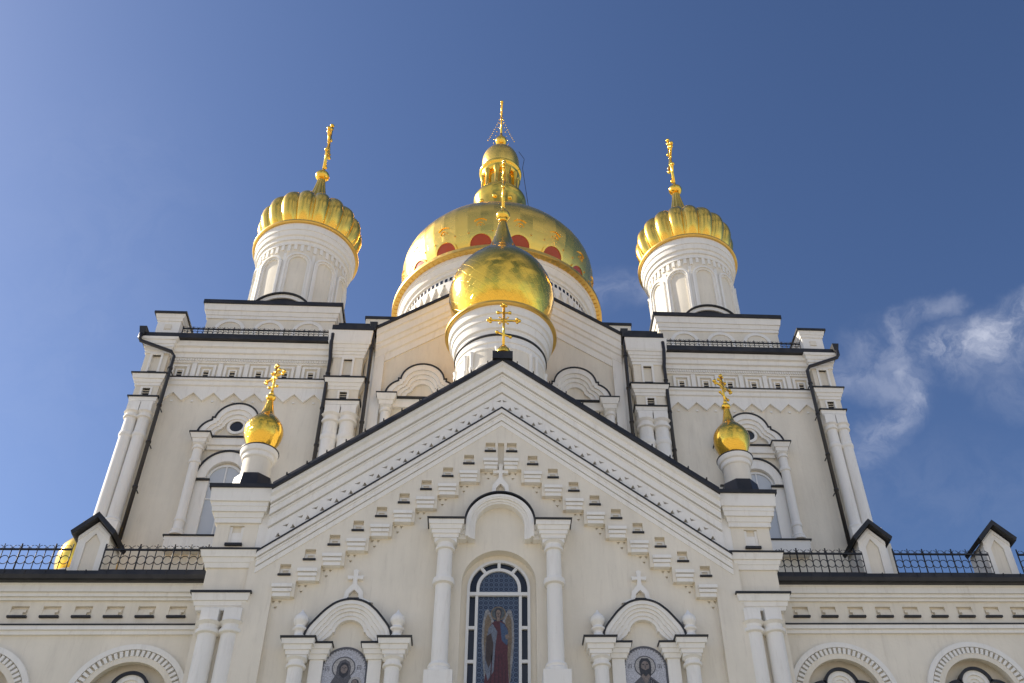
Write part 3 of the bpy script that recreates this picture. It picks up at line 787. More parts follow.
for s in (1, -1):
    XN = 4.55 * s
    a = MB(1, XN)
    # ogee-shaped hood, outer outline
    half = spline([(-1.28, 15.96), (-1.20, 16.28), (-.98, 16.58), (-.72, 16.90), (-.40, 17.14), (0, 17.22)], 5)
    half = [(x, z) for x, z in [tuple(q) for q in half]]
    hl = []
    PTS = [(-1.28, 15.96), (-1.19, 16.27), (-.98, 16.57), (-.72, 16.88), (-.40, 17.12), (0, 17.21)]
    for i in range(len(PTS) - 1):
        p0 = Vector(PTS[max(i - 1, 0)]); p1 = Vector(PTS[i]); p2 = Vector(PTS[i + 1]); p3 = Vector(PTS[i + 2]) if i + 2 < len(PTS) else Vector((.40, 17.12))
        for j in range(5):
            t = j / 5
            q = .5 * ((2 * p1) + (p2 - p0) * t + (2 * p0 - 5 * p1 + 4 * p2 - p3) * t * t + (3 * p1 - p0 - 3 * p2 + p3) * t ** 3)
            hl.append((q.x, q.y))
    OUT = hl + [(0, 17.21)] + [(-x, z) for x, z in reversed(hl)]
    # inner trefoil outline with the same number of points
    n = len(hl)
    INl = []
    for i in range(n):
        t = i / n
        if t < .42: q = (-.80 + .30 * math.sin(PI / 2 * t / .42), 15.90 + .34 * (t / .42) ** .8)
        else:
            a_ = PI - (PI / 2) * (t - .42) / .58 * 1.0
            q = (.42 * math.cos(a_) * 1.05, 16.22 + .42 * math.sin(a_))
        INl.append(q)
    IN = INl + [(0, 16.64)] + [(-x, z) for x, z in reversed(INl)]
    def lerp(t): return [(p[0] + (q[0] - p[0]) * t, p[1] + (q[1] - p[1]) * t) for p, q in zip(OUT, IN)]
    for t0, t1, y in ((0, .22, -.36), (.22, .40, -.31), (.40, .58, -.26), (.58, .80, -.21), (.80, 1.0, -.17)):
        a.band(lerp(t0), lerp(t1), y, 0.0)
    ao = a.build('icon_niche', WHITE, CA)
    k = MB(1, XN)
    up = [(x * 1.0, z) for x, z in OUT]
    k.band(inset(up, -.062), inset(up, -.003), -.39, 0.0); k.build('flashing', BLACK, ao)
    relief_cross(XN, 17.30, 1.12, 0.0, CA, .46)
    for q in (1, -1):
        m2 = MB(q, XN)
        m2.stack(1.14, 1.70, -.36, 0, [(15.28, 15.42, .0, .01), (15.421, 15.55, .05, .07), (15.551, 15.70, .11, .13), (15.701, 15.86, .18, .21)])
        m2.stack(.62, 1.06, -.16, 0, [(15.36, 15.50, .03, .06), (15.501, 15.64, .10, .12), (15.641, 15.79, .15, .18)])
        m2.box(.665, 1.06, -.14, 0, 8.0, 15.358)
        mo = m2.build('niche_capital', WHITE, ao)
        m2 = MB(q, XN); m2.fr(1.14, 1.70, -.36, 0, 15.861, 15.925, .24, .25); m2.fr(.62, 1.09, -.16, 0, 15.791, 15.85, .21, .21); m2.build('flashing', BLACK, ao)
        column(ao, XN + q * 1.41, -.30, 9.0, 15.28, .225, (), True, True)
        f = MB(1, XN + q * 1.45)
        f.lathe(spline([(.20, 15.926), (.20, 16.02), (.15, 16.08), (.16, 16.16), (.22, 16.22), (.22, 16.28), (.15, 16.34), (.19, 16.42), (.23, 16.52), (.20, 16.66), (.08, 16.80), (.0, 16.94)], 4), 0, -.28, 24)
        f.build('finial', WHITE, ao)
    icon(ao, XN, s, 'teacher' if s > 0 else 'mother')

# ================================================================== gallery wings
def wing(sx, x1):
    w = MB(sx)
    w.box(9.0, x1, 1.2, 9.5, 0, 18.42)
    cut = MB(sx)
    for i in range(int((x1 - 9.9) / .965)):
        xa = 9.92 + .965 * i
        cut.box(xa, xa + .54, 1.0, 1.32, 17.45, 17.80)
    AC = [11.12 + 4.55 * i for i in range(int((x1 - 10) / 4.55))]
    for xc in AC: cut.prism(arch(1.28, 6.0, 14.78, 32, xc), 1.0, 1.55)
    wo = w.build('gallery_wall', CREAM, CA, cut)
    m = MB(sx)
    YB = 9.4
    m.prism_x([(1.2, 17.97), (1.11, 17.97), (1.11, 18.06), (1.02, 18.06), (1.02, 18.18), (.93, 18.18), (.93, 18.40), (.86, 18.44), (1.2, 18.44)], 9.1, x1)
    m.prism_x([(1.2, 16.80), (1.11, 16.80), (1.11, 16.92), (1.03, 16.93), (1.03, 17.065), (1.2, 17.065)], 9.1, x1)
    m.build('string_course', WHITE, wo)
    k = MB(sx); k.prism_x([(1.2, 17.066), (1.0, 17.066), (1.0, 17.11), (1.2, 17.12)], 9.1, x1); k.build('flashing', BLACK, wo)
    for i in range(int((x1 - 9.9) / .965)):
        xa = 9.92 + .965 * i
        k = MB(sx)
        k.box(xa + .16, xa + .54, 1.215, 1.32, 17.452, 17.62); k.box(xa + .09, xa + .54, 1.26, 1.32, 17.621, 17.71)
        no = k.build('wall_niche', CREAM, CA)
        k = MB(sx); k.box(xa - .02, xa + .56, 1.10, 1.27, 17.385, 17.448); k.build('sill', BLACK, no)
    for xc in AC:
        a = MB(sx)
        a.band(arch(1.80, 8.0, 14.65, 40, xc), arch(1.63, 8.0, 14.65, 40, xc), 1.06, 1.2)
        a.band(arch(1.63, 8.0, 14.65, 40, xc), arch(1.42, 8.0, 14.65, 40, xc), 1.19, 1.2, 1)
        a.band(arch(1.42, 8.0, 14.65, 40, xc), arch(1.24, 8.0, 14.65, 40, xc), 1.09, 1.28, 1)
        nd = 30
        for i in range(nd):
            t0 = PI * (i + .2) / nd; t1 = PI * (i + .78) / nd
            q = [(xc + r * math.cos(t), 14.65 + r * math.sin(t)) for r, t in ((1.61, t0), (1.61, t1), (1.41, t1), (1.41, t0))]
            a.prism(q, 1.07, 1.191)
        ao = a.build('arched_recess', [WHITE, CREAM], CA)
        # trefoil hood inside the recess
        t = MB(sx)
        L1 = arcpts(xc - .62, 14.66, .48, 200, 70, 14); C1 = arcpts(xc, 15.10, .48, 170, 10, 20); R1 = [(2 * xc - x, z) for x, z in reversed(L1)]
        TO = L1 + C1 + R1
        t.band(TO, inset(TO, .15), 1.34, 1.55); t.band(inset(TO, .15), inset(TO, .26), 1.40, 1.55)
        t.band(inset(TO, .26), inset(TO, .36), 1.45, 1.55)
        t.build('trefoil_hood', WHITE, ao)
        k = MB(sx); k.band(inset(TO, -.10), inset(TO, -.002), 1.27, 1.55); k.build('flashing', BLACK, ao)
    r = MB(sx)
    r.prism_x([(.70, 18.441), (.62, 18.47), (.58, 18.60), (.60, 18.74), (.72, 18.74), (1.3, 18.80), (8.1, 21.3), (8.1, 18.441)], 9.18, x1)
    for i in range(int((x1 - 9.3) / .62)):
        r.box(9.4 + .62 * i, 9.43 + .62 * i, .575, .62, 18.58, 18.76)
    r.build('gallery_roof', BLACK, CA)
    return wo
wing(-1, 27.0); wing(1, 27.0)

# ---- gabled dormers on the eaves of the wings
def dormer(xc):
    d = MB(1, xc)
    hw = .50
    d.prism([(-hw, 18.75), (-hw, 20.42), (0, 20.94), (hw, 20.42), (hw, 18.75)], 1.25, 2.45)
    cut = MB(1, xc); cut.prism([(-.24, 18.95), (-.24, 20.14), (0, 20.50), (.24, 20.14), (.24, 18.95)], 1.0, 1.33)
    do = d.build('dormer', WHITE, CA, cut)
    k = MB(1, xc); k.prism([(-.23, 18.96), (-.23, 20.13), (0, 20.48), (.23, 20.13), (.23, 18.96)], 1.31, 1.35); k.build('panel', CREAM, do)
    k = MB(1, xc)
    k.prism([(-hw, 20.36), (0, 20.86), (hw, 20.36), (hw, 20.22), (0, 20.72), (-hw, 20.22)], 1.21, 1.252); k.build('moulding', WHITE, do)
    k = MB(1, xc)
    k.prism([(-.73, 20.44), (0, 21.18), (.73, 20.44), (.66, 20.30), (0, 20.97), (-.66, 20.30)], .98, 2.35)
    k.build('dormer_roof', BLACK, do)
    return do
for xc in (-13.46, 13.30, 17.97): dormer(xc)

k = MB(); k.lathe([(.95, 19.0), (.95, 20.2), (1.08, 20.3), (1.08, 20.5)], -14.85, 4.6, 40); ro = k.build('roof_cupola', CREAM, CA); ro.data.set_sharp_from_angle(angle=R(38))
k = MB(); k.lathe(spline([(.85, 20.5), (1.0, 20.85), (1.05, 21.3), (.92, 21.8), (.6, 22.15), (.25, 22.35), (.0, 22.4)], 4), -14.85, 4.6, 30); k.build('dome', GOLD, ro)

# ---- wrought-iron railings along the roof edges
def railing(name, label, x0, x1, y, z0, h, step, group, post_every=4):
    t = thing(name, label, 'railing', ((x0 + x1) / 2, y, z0), group)
    xm = (x0 + x1) / 2
    L = x1 - x0
    b = MB(1, -xm + (x0 + x1) / 2)
    zr0, zr1 = .14 * h, .80 * h
    b = MB(); b.box(-L / 2, L / 2, -.03, .03, zr1 - .025, zr1 + .025); b.build('top_rail', IRON, t)
    b = MB(); b.box(-L / 2, L / 2, -.03, .03, zr0 - .025, zr0 + .025); b.build('bottom_rail', IRON, t)
    n = max(2, int(round(L / step)))
    s = MB()
    for i in range(n + 1):
        x = -L / 2 + L * i / n
        wob = random.uniform(-.006, .006)
        tb = MB() if i % post_every == 0 else s
        tb.tube([(x, 0, 0), (x + wob, wob, h * (.98 if i % 2 == 0 else .88))], .017 if i % post_every else .028, 6)
        if i % post_every == 0: tb.build('post', IRON, t)
        if i < n:
            xc = x + L / n / 2
            rr = min(L / n * .5, (zr1 - zr0) * .36)
            s.tube([(x + L / n * .5 + rr * math.cos(2 * PI * k / 14 + .1), 0, (zr0 + zr1) / 2 + rr * 1.15 * math.sin(2 * PI * k / 14 + .1)) for k in range(14)], .014, 5, closed=True)
            for q in (1, -1):
                s.tube([(xc + q * (.02 + .30 * L / n * math.sin(k / 9 * PI)), 0, zr1 + .02 + h * .11 * (1 - math.cos(k / 9 * PI)) / 2) for k in range(10)], .011, 5)
            s.tube([(x, 0, .01), (xc, 0, zr0), (x + L / n, 0, .01)], .014, 5)
    s.build('scrollwork', IRON, t)
    return t
G = 'black iron railings on the roof edges'
railing('roof_railing', 'black iron railing on the wing roof from the frame edge to the left dormer', -22.0, -13.95, 1.0, 18.80, 1.16, .265, G)
railing('roof_railing', 'short black iron railing between the left dormer and the left gable pier', -12.90, -9.35, 1.0, 18.80, 1.16, .265, G)
railing('roof_railing', 'short black iron railing between the right gable pier and the nearest dormer', 9.35, 12.75, 1.0, 18.80, 1.16, .265, G)
railing('roof_railing', 'black iron railing between the two dormers at the right', 13.9, 17.4, 1.0, 18.80, 1.16, .265, G)
railing('roof_railing', 'black iron railing right of the outermost dormer', 18.5, 23.0, 1.0, 18.80, 1.16, .265, G)

# ================================================================== the main block behind the porch
T = 8.0
BACK = 41.0
mb = MB()
mb.box(-6.4, 6.4, T + .0, 18.0, 16, 36.0)
mb.prism([(-6.2, 35.9), (0, 39.9 - .22), (6.2, 35.9), (6.2, 34), (-6.2, 34)], T + .001, 20.0)
mb.box(-6.4, 6.4, 18.01, BACK, 16, 38.0)
mbo = mb.build('nave_wall', CREAM, CA)
SL2 = .69
ga = MB()
zl = 39.95 - SL2 * 5.95
ga.rake(-5.95, zl, 39.95, [(-.18, 9.0), (-.18, T - .62), (-.50, T - .56), (-.55, T - .48), (-.95, T - .44), (-1.0, T - .36), (-1.22, T - .32), (-1.28, T - .24), (-1.62, T - .18), (-1.68, T - .1), (-2.05, T - .06), (-2.05, 9.0)])
for s in (1, -1):
    for (a, b_, pz) in ((5.50, 5.95, .16), (5.62, 6.3, .08)): ga.box(min(s * a, s * b_), max(s * a, s * b_), T - pz, T + .1, 18, zl - 1.2)
gao = ga.build('nave_gable_cornice', WHITE, CA)
ga = MB(); ga.rake(-6.1, 39.95 - SL2 * 6.1, 39.95, [(.0, 20.5), (.0, T - .70), (-.178, T - .72), (-.178, 20.5)]); nr = ga.build('nave_roof', BLACK, CA)
ga = MB(); ga.rake(-5.9, 39.95 - SL2 * 5.9 + .03, 39.98, [(.0, 20.4), (.0, T - .5), (-.02, T - .5), (-.02, 20.4)]); ga.box(-15.5, 15.5, 18.1, 40.5, 38.6, 38.62); ga.build('roof_bounce_sheet', PALE_BOUNCE, nr)  # pale reflecting sheets added on the hidden roof tops, for glow under the domes
for s in (1, -1):
    k = MB(s); k.box(5.0, 6.9, 9.6, 13, 36, 38.38); k.box(4.9, 6.95, 9.55, 13.02, 38.381, 38.55, 1); k.build('parapet_wall', [CREAM, BLACK], CA)
# blind trefoil gables on the nave front
def kokoshnik(cx, zf, hw, top, n=10):
    rc = hw * .60
    zs = top - rc
    A_ = [(cx - hw, zf)] + arcpts(cx - hw * .48, zf, hw * .52, 180, 112, n)[1:]
    sh = A_[-1]
    A_ = A_ + [(cx - rc - hw * .06, sh[1] + .02), (cx - rc - hw * .06, sh[1] + .14)]
    a0 = math.degrees(math.asin(max(-.9, min(.9, (sh[1] + .14 - zs) / rc))))
    C_ = arcpts(cx, zs, rc, 180 - a0, 90, n)
    left = A_ + C_
    return left + [(2 * cx - x, z) for x, z in reversed(left[:-1])]
for s in (1, -1):
    XK = 3.60; ZK = 31.87; K = kokoshnik(XK * s, ZK, 1.62, 33.70)
    def sk(k_): return [(XK * s + (x - XK * s) * k_, ZK + (z - ZK) * k_) for x, z in K]
    k = MB()
    k.band(K, sk(.84), T - .34, T); k.band(sk(.84), sk(.72), T - .26, T); k.band(sk(.72), sk(.60), T - .18, T); k.band(sk(.60), sk(.46), T - .11, T)
    ko = k.build('blind_gable', WHITE, CA)
    f = MB(); f.band(inset(K, -.075), inset(K, -.002), T - .38, T); 
    f.box(XK * s - 1.1, XK * s + 1.1, T - .30, T, 31.74, 31.81)
    f.build('flashing', BLACK, ko)
    for q in (1, -1):
        x = XK * s + q * 1.58
        c = MB(1, x); c.stack(-.22, .22, T - .3, T, [(31.12, 31.27, .02, .04), (31.271, 31.49, .08, .12), (31.491, 31.80, .16, .24)]); co_ = c.build('capital', WHITE, ko)
        c = MB(1, x); c.box(-.48, .48, T - .56, T, 31.801, 31.87); c.build('flashing', BLACK, ko)
        column(ko, x, T - .22, 22, 31.12, .22, (), False, True)
    c = MB(1, XK * s); c.box(-1.3, 1.3, T - .18, T - .001, 31.27, 31.73); c.build('lintel', WHITE, ko)

# ---- corner towers
def pipe(sx, pts, r=.088):
    d = MB(sx); d.tube(pts, r, 12)
    x, y, z = pts[-2]; x2, y2, z2 = pts[-1]
    L = z - z2
    for i in range(int(L / 2.1)):
        t = (i + .35 + random.uniform(-.08, .08)) * 2.1 / L
        if t > 1: break
        q = (x + (x2 - x) * t, y + (y2 - y) * t, z - L * t)
        d.tube([(q[0], q[1], q[2] + .05), (q[0] + (x2 - x) * .1 / L, q[1], q[2] - .05)], r * 1.28, 12)
        d.box(q[0] - .02, q[0] + .02, q[1], q[1] + .5, q[2] - .015, q[2] + .015)
    return d
def tower(sx):
    b = MB(sx)
    b.box(6.45, 16.35, T, 19.0, 14, 34.82)
    b.box(16.33, 17.1, 7.9, 9.3, 14, 24.3)
    to = b.build('corner_tower', CREAM, CA)
    # entablature between the piers: cornice, dentils, panel frieze, string and zigzag
    c = MB(sx)
    c.prism_x([(T, 33.72), (T - .10, 33.72), (T - .10, 33.96), (T - .19, 33.96), (T - .19, 34.20), (T - .30, 34.22), (T - .30, 34.46), (T - .42, 34.50), (T - .45, 34.78), (T, 34.78)], 8.0, 15.3)
    for i in range(62):
        x = 8.1 + .116 * i
        c.box(x, x + .07, T - .16, T - .09, 33.80, 33.93)
    c.prism_x([(T, 32.0), (T - .12, 32.03), (T - .12, 32.28), (T - .20, 32.32), (T - .22, 32.5), (T - .30, 32.55), (T - .30, 32.66), (T, 32.66)], 8.0, 15.3)
    co_ = c.build('tower_entablature', WHITE, to)
    k = MB(sx); k.prism_x([(T, 32.661), (T - .33, 32.661), (T - .33, 32.72), (T, 32.74)], 8.0, 15.3); k.build('flashing', BLACK, co_)
    for i in range(6):
        x = 8.42 + 1.19 * i
        k = MB(sx)
        k.band([(x, 32.78), (x, 33.58), (x + .82, 33.58), (x + .82, 32.78)], [(x + .12, 32.78), (x + .12, 33.47), (x + .70, 33.47), (x + .70, 32.78)], T - .12, T)
        k.band([(x + .22, 32.80), (x + .22, 33.34), (x + .60, 33.34), (x + .60, 32.80)], [(x + .29, 32.80), (x + .29, 33.27), (x + .53, 33.27), (x + .53, 32.80)], T - .09, T)
        if i < 5: k.box(x + .90, x + 1.11, T - .09, T, 32.76, 33.7)
        ko = k.build('frieze_panel', WHITE, to)
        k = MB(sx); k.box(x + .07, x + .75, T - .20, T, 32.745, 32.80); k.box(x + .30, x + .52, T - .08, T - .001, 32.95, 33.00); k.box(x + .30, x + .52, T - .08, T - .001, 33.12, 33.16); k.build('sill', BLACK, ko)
    z = MB(sx)
    PZ = [(8.05, 32.0)]
    n = 8; L = 15.25 - 8.05
    PZ = [(15.25, 32.02), (8.05, 32.02), (8.05, 31.46)]
    for i in range(n): PZ += [(8.05 + L * (i + .5) / n, 31.93), (8.05 + L * (i + 1) / n, 31.46)]
    z.prism(PZ, T - .13, T); z.build('zigzag_frieze', WHITE, to)
    dots = MB(sx)
    for i in range(n): dots.box(8.05 + L * (i + .5) / n - .05, 8.05 + L * (i + .5) / n + .05, T - .05, T, 31.44, 31.53)
    dots.build('frieze_studs' if False else 'stud_course', WHITE, to)
    # eaves, gutter
    e = MB(sx); e.box(7.95, 16.82, T - .64, T + .3, 34.80, 35.09); e.fr(16.62, 16.84, T - .78, T - .2, 34.75, 35.30, -.03, .06); e.box(8.0, 16.8, T + .29, 19, 34.85, 35.05); e.build('eaves', BLACK, to)
    # outer and inner piers
    for (xa, xb, outer_) in ((15.32, 16.42, True), (6.42, 7.86, False)):
        yb = T + .6 if not outer_ else T + 1.2
        p = MB(sx)
        p.box(xa, xb, T - .12, yb, 16, 31.0)
        p.box(xa + .04, xb - .02, T - .42, yb, 31.36, 32.0)
        p.box(xa + .04, xb - .02, T - .40, yb, 32.64, 34.0)
        cut = MB(sx)
        xc = (xa + xb) / 2
        cut.box(xc - .2, xc + .2, T - .6, T - .30, 31.46, 31.86); cut.box(xc - .22, xc + .22, T - .6, T - .28, 32.82, 33.86)
        po = p.build('tower_pier', CREAM, CA, cut)
        k = MB(sx)
        k.band([(xc - .3, 32.74), (xc - .3, 33.98), (xc + .3, 33.98), (xc + .3, 32.74)], [(xc - .2, 32.74), (xc - .2, 33.86), (xc + .2, 33.86), (xc + .2, 32.74)], T - .46, T - .3)
        k.band([(xc - .26, 31.40), (xc - .26, 31.94), (xc + .26, 31.94), (xc + .26, 31.40)], [(xc - .17, 31.40), (xc - .17, 31.86), (xc + .17, 31.86), (xc + .17, 31.40)], T - .47, T - .3)
        k.build('panel_frame', WHITE, po)
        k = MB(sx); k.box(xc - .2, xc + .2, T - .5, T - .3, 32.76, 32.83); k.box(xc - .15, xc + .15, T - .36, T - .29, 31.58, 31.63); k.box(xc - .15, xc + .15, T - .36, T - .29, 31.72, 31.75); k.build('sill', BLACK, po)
        k = MB(sx)
        k.stack(xa + .04, xb - .02, T - .40, yb, [(33.95, 34.12, .05, .05), (34.121, 34.28, .09, .11), (34.281, 34.44, .15, .17), (34.441, 34.64, .20, .24), (34.641, 34.78, .28, .32)]+([(34.781, 35.44, .30, .36)] if not outer_ else []))
        k.build('cornice_moulding', WHITE, po); k = MB(sx)
        k.stack(xa + .04, xb - .02, T - .42, yb, [(32.0, 32.16, .04, .06), (32.161, 32.34, .09, .13), (32.341, 32.57, .17, .22)])
        k.build('cornice_moulding', WHITE, po); k = MB(sx)
        k.stack(xa + .04, xb - .02, T - .42, yb, [(30.98, 31.10, .02, .04), (31.101, 31.30, .07, .10)])
        k.build('cornice_moulding', WHITE, po)
        k = MB(sx); k.fr(xa + .04, xb - .02, T - .42, yb, 32.571, 32.64, .27, .27); k.fr(xa + .04, xb - .02, T - .42, yb, 31.301, 31.36, .16, .16)
        if not outer_: k.box(xa - .30, xb + .18, T - .80, T + .8, 35.441, 35.72)
        k.build('flashing', BLACK, po)
        if not outer_:
            k = MB(sx); k.box(xa + .1, xb - .1, T - .1, T + 1.0, 35.721, 36.25); k.build('parapet', CREAM, po)
            k = MB(sx); k.box(xa - .06, xb + .02, T - .22, T + 1.1, 36.251, 36.38); k.build('coping', BLACK, po)
        wq = (xb - xa)
        for x in (xa + wq * .25, xa + wq * .75):
            r = wq * .235
            k = MB(sx); k.box(x - r * .98, x + r * .98, T - .62, T - .12, 30.42, 30.98); k.build('capital', WHITE, po)
            column(po, x, T - .40, 24.6, 30.42, r, ((29.22, 1.16),), True, True, WHITE, sx)
        k = MB(sx); k.box(xa - .14, xb + .1, T - .9, T - .13, 14, 24.6); k.build('pedestal', WHITE, po)
    # tall window with ringed columns, cornice and trefoil gable
    XW = 11.66
    w = MB(sx)
    K = kokoshnik(XW, 29.45, 1.52, 31.12)
    sk = lambda k_: [(XW + (x - XW) * k_, 29.45 + (z - 29.45) * k_) for x, z in K]
    w.band(K, sk(.83), T - .32, T); w.band(sk(.83), sk(.70), T - .24, T); w.band(sk(.70), sk(.58), T - .16, T)
    w.box(XW - 1.05, XW + 1.05, T - .22, T, 28.95, 29.32); w.box(XW - 1.05, XW + 1.05, T - .12, T, 28.75, 28.949)
    A_ = arch(1.16, 27.2, 27.2, 20, XW)
    w.band([(x, 27.2 + (z - 27.2) * 1.16) for x, z in A_], [(XW + (x - XW) * .66, 27.2 + (z - 27.2) * .74) for x, z in A_], T - .24, T)
    w.box(XW - 1.16, XW - .62, T - .14, T, 24.3, 27.19); w.box(XW + .62, XW + 1.16, T - .14, T, 24.3, 27.19)
    w.box(XW - 1.7, XW + 1.7, T - .5, T, 23.6, 24.05); w.box(XW - 1.75, XW + 1.75, T - .46, T, 24.051, 24.2)
    wo = w.build('tower_window', WHITE, CA)
    k = MB(sx)
    k.band(inset(K, -.075), inset(K, -.002), T - .36, T); k.box(XW - 1.1, XW + 1.1, T - .30, T, 29.321, 29.39)
    AA = [(x, 27.2 + (z - 27.2) * 1.16) for x, z in A_]
    k.band(inset(AA, -.075), inset(AA, -.002), T - .30, T); k.box(XW - 1.75, XW - 1.12 + .55, T - .26, T - .141, 27.1, 27.16); k.box(XW + .57, XW + 1.2, T - .26, T - .141, 27.1, 27.16)
    k.box(XW - 1.8, XW + 1.8, T - .52, T, 24.201, 24.26)
    k.build('flashing', BLACK, wo)
    k = MB(sx)
    k.prism(arch(.74, 24.27, 27.2, 20, XW), T - .05, T - .001); k.build('pane', PALEPANE, wo)
    k = MB(sx); k.band(arch(.76, 24.27, 27.2, 20, XW), arch(.66, 24.27, 27.2, 20, XW), T - .10, T - .001); k.box(XW - .03, XW + .03, T - .09, T - .001, 24.3, 27.9); k.box(XW - .66, XW + .66, T - .085, T - .001, 26.2, 26.27); k.build('frame', FRAME, wo)
    k = MB(sx); k.band(arcpts(XW, 30.05, .42, 0, 360, 28), arcpts(XW, 30.05, .29, 0, 360, 28), T - .1, T); k.build('oculus_frame', WHITE, wo)
    k = MB(sx); k.prism(arcpts(XW, 30.05, .29, 0, 360, 28)[:-1], T - .04, T - .001); k.build('oculus', GLASS, wo)
    for q in (1, -1):
        x = XW + q * 1.32
        c = MB(sx); c.stack(x - .2, x + .2, T - .42, T, [(28.78, 28.9, .02, .04), (28.901, 29.08, .07, .10), (29.081, 29.30, .14, .22)]); c.build('capital', WHITE, wo)
        c = MB(sx); c.fr(x - .2, x + .2, T - .42, T, 29.301, 29.37, .26, .26); c.build('flashing', BLACK, wo)
        column(wo, x, T - .34, 24.26, 28.78, .20, ((27.9, 1.3), (25.0, 1.2)), True, True, WHITE, sx)
    # square drum base on the roof, with blind arches
    d = MB(sx)
    d.box(8.45, 14.82, 9.65, 17.6, 35.5, 38.45)
    for i in range(3):
        xc = 9.72 + 1.94 * i
        d.band(arch(.78, 36.0, 37.30, 20, xc), arch(.60, 36.0, 37.30, 20, xc), 9.56, 9.66, 1)
        d.prism(arch(.60, 36.0, 37.30, 20, xc), 9.61, 9.66)
    d.stack(8.45, 14.82, 9.65, 17.6, [(38.15, 38.35, .06, .06), (38.351, 38.60, .10, .15), (38.601, 38.98, .20, .26)], 1)
    do = d.build('drum_base', [CREAM, WHITE], CA)
    d = MB(sx); d.box(8.12, 15.12, 9.32, 17.9, 38.981, 39.22); d.fr(8.4, 14.8, 9.6, 17.6, 39.221, 39.5, .2, -.2); d.build('flashing', BLACK, do)
    XL = 11.5; AL = [(XL + 1.62 * math.cos(R(t)), 39.2 + 1.55 * math.sin(R(t))) for t in range(180, -1, -8)]
    d = MB(sx); d.band([(XL + (x - XL) * .96, 39.2 + (z - 39.2) * .95) for x, z in AL], [(XL + (x - XL) * .84, 39.2 + (z - 39.2) * .80) for x, z in AL], 10.32, 10.6); dl = d.build('roof_lunette', WHITE, do)
    d = MB(sx); d.band(AL, [(XL + (x - XL) * .965, 39.2 + (z - 39.2) * .955) for x, z in AL], 10.2, 12.5); d.prism([(XL + (x - XL) * .85, 39.2 + (z - 39.2) * .81) for x, z in AL], 10.4, 10.6); d.build('flashing', BLACK, do)
    # block on the outer corner
    d = MB(sx); d.box(15.42, 16.50, T + .05, T + 1.6, 35.0, 36.42)
    d.stack(15.42, 16.50, T + .05, T + 1.6, [(36.421, 36.58, .04, .08), (36.581, 36.80, .10, .16)], 0)
    do = d.build('roof_block', WHITE, CA)
    d = MB(sx); d.box(15.2, 16.72, T - .18, T + 1.75, 36.801, 36.92); d.build('coping', BLACK, do)
    d = MB(sx); d.box(15.8, 16.12, T + .0, T + .051, 35.9, 36.2); d.build('panel', CREAM, do)
    # rainwater pipes
    for pts in ([(16.74, T - .80, 34.85), (16.74, T - .80, 34.55), (16.66, T - .80, 34.40), (15.20, T - .62, 33.92), (15.06, T - .56, 33.70), (15.08, T - .5, 24.0)],
                [(7.98, T - .72, 35.2), (8.0, T - .70, 34.7), (7.99, T - .56, 34.2), (7.96, T - .5, 33.8), (7.96, T - .48, 24.0)]):
        pipe(sx, pts).build('downpipe', PIPE, CA)
    d = pipe(sx, [(6.1, T - .62, 35.7), (6.1, T - .5, 35.2), (6.16, T - .42, 24.0)]); d.fr(5.96, 6.26, T - .8, T - .4, 35.5, 35.95, -.06, .04); d.build('downpipe', PIPE, CA)
for sx in (-1, 1):
    tower(sx)
    xa, xb = (8.05, 15.15) if sx > 0 else (-15.15, -8.05)
    railing('roof_railing', 'black iron railing on the eaves of the %s corner tower' % ('left' if sx < 0 else 'right'), xa, xb, T - .2, 35.09, .84, .24, G, 5)

# ================================================================== domes
def cyl(cx, cy, a0, r0):
    """map (u along the circumference, v height, d outwards) on a drum"""
    return lambda u, v, d: (cx + (r0 + d) * math.cos(a0 + u / r0), cy + (r0 + d) * math.sin(a0 + u / r0), v)
def drum_arches(mb, cx, cy, r, n, hw, z0, zs, w, m, d=.08, ph=0., steps=2):
    for i in range(n):
        a = 2 * PI * i / n + ph
        mp = cyl(cx, cy, a, r)
        for k in range(steps):
            A_ = arch(hw - w * k / steps, z0, zs, 14); B_ = arch(hw - w * (k + 1) / steps, z0, zs, 14)
            mb.band(A_, B_, d * (1 - .45 * k), -.03, m, mp)
def finish(o, ang=38):
    o.data.set_sharp_from_angle(angle=R(ang)); return o

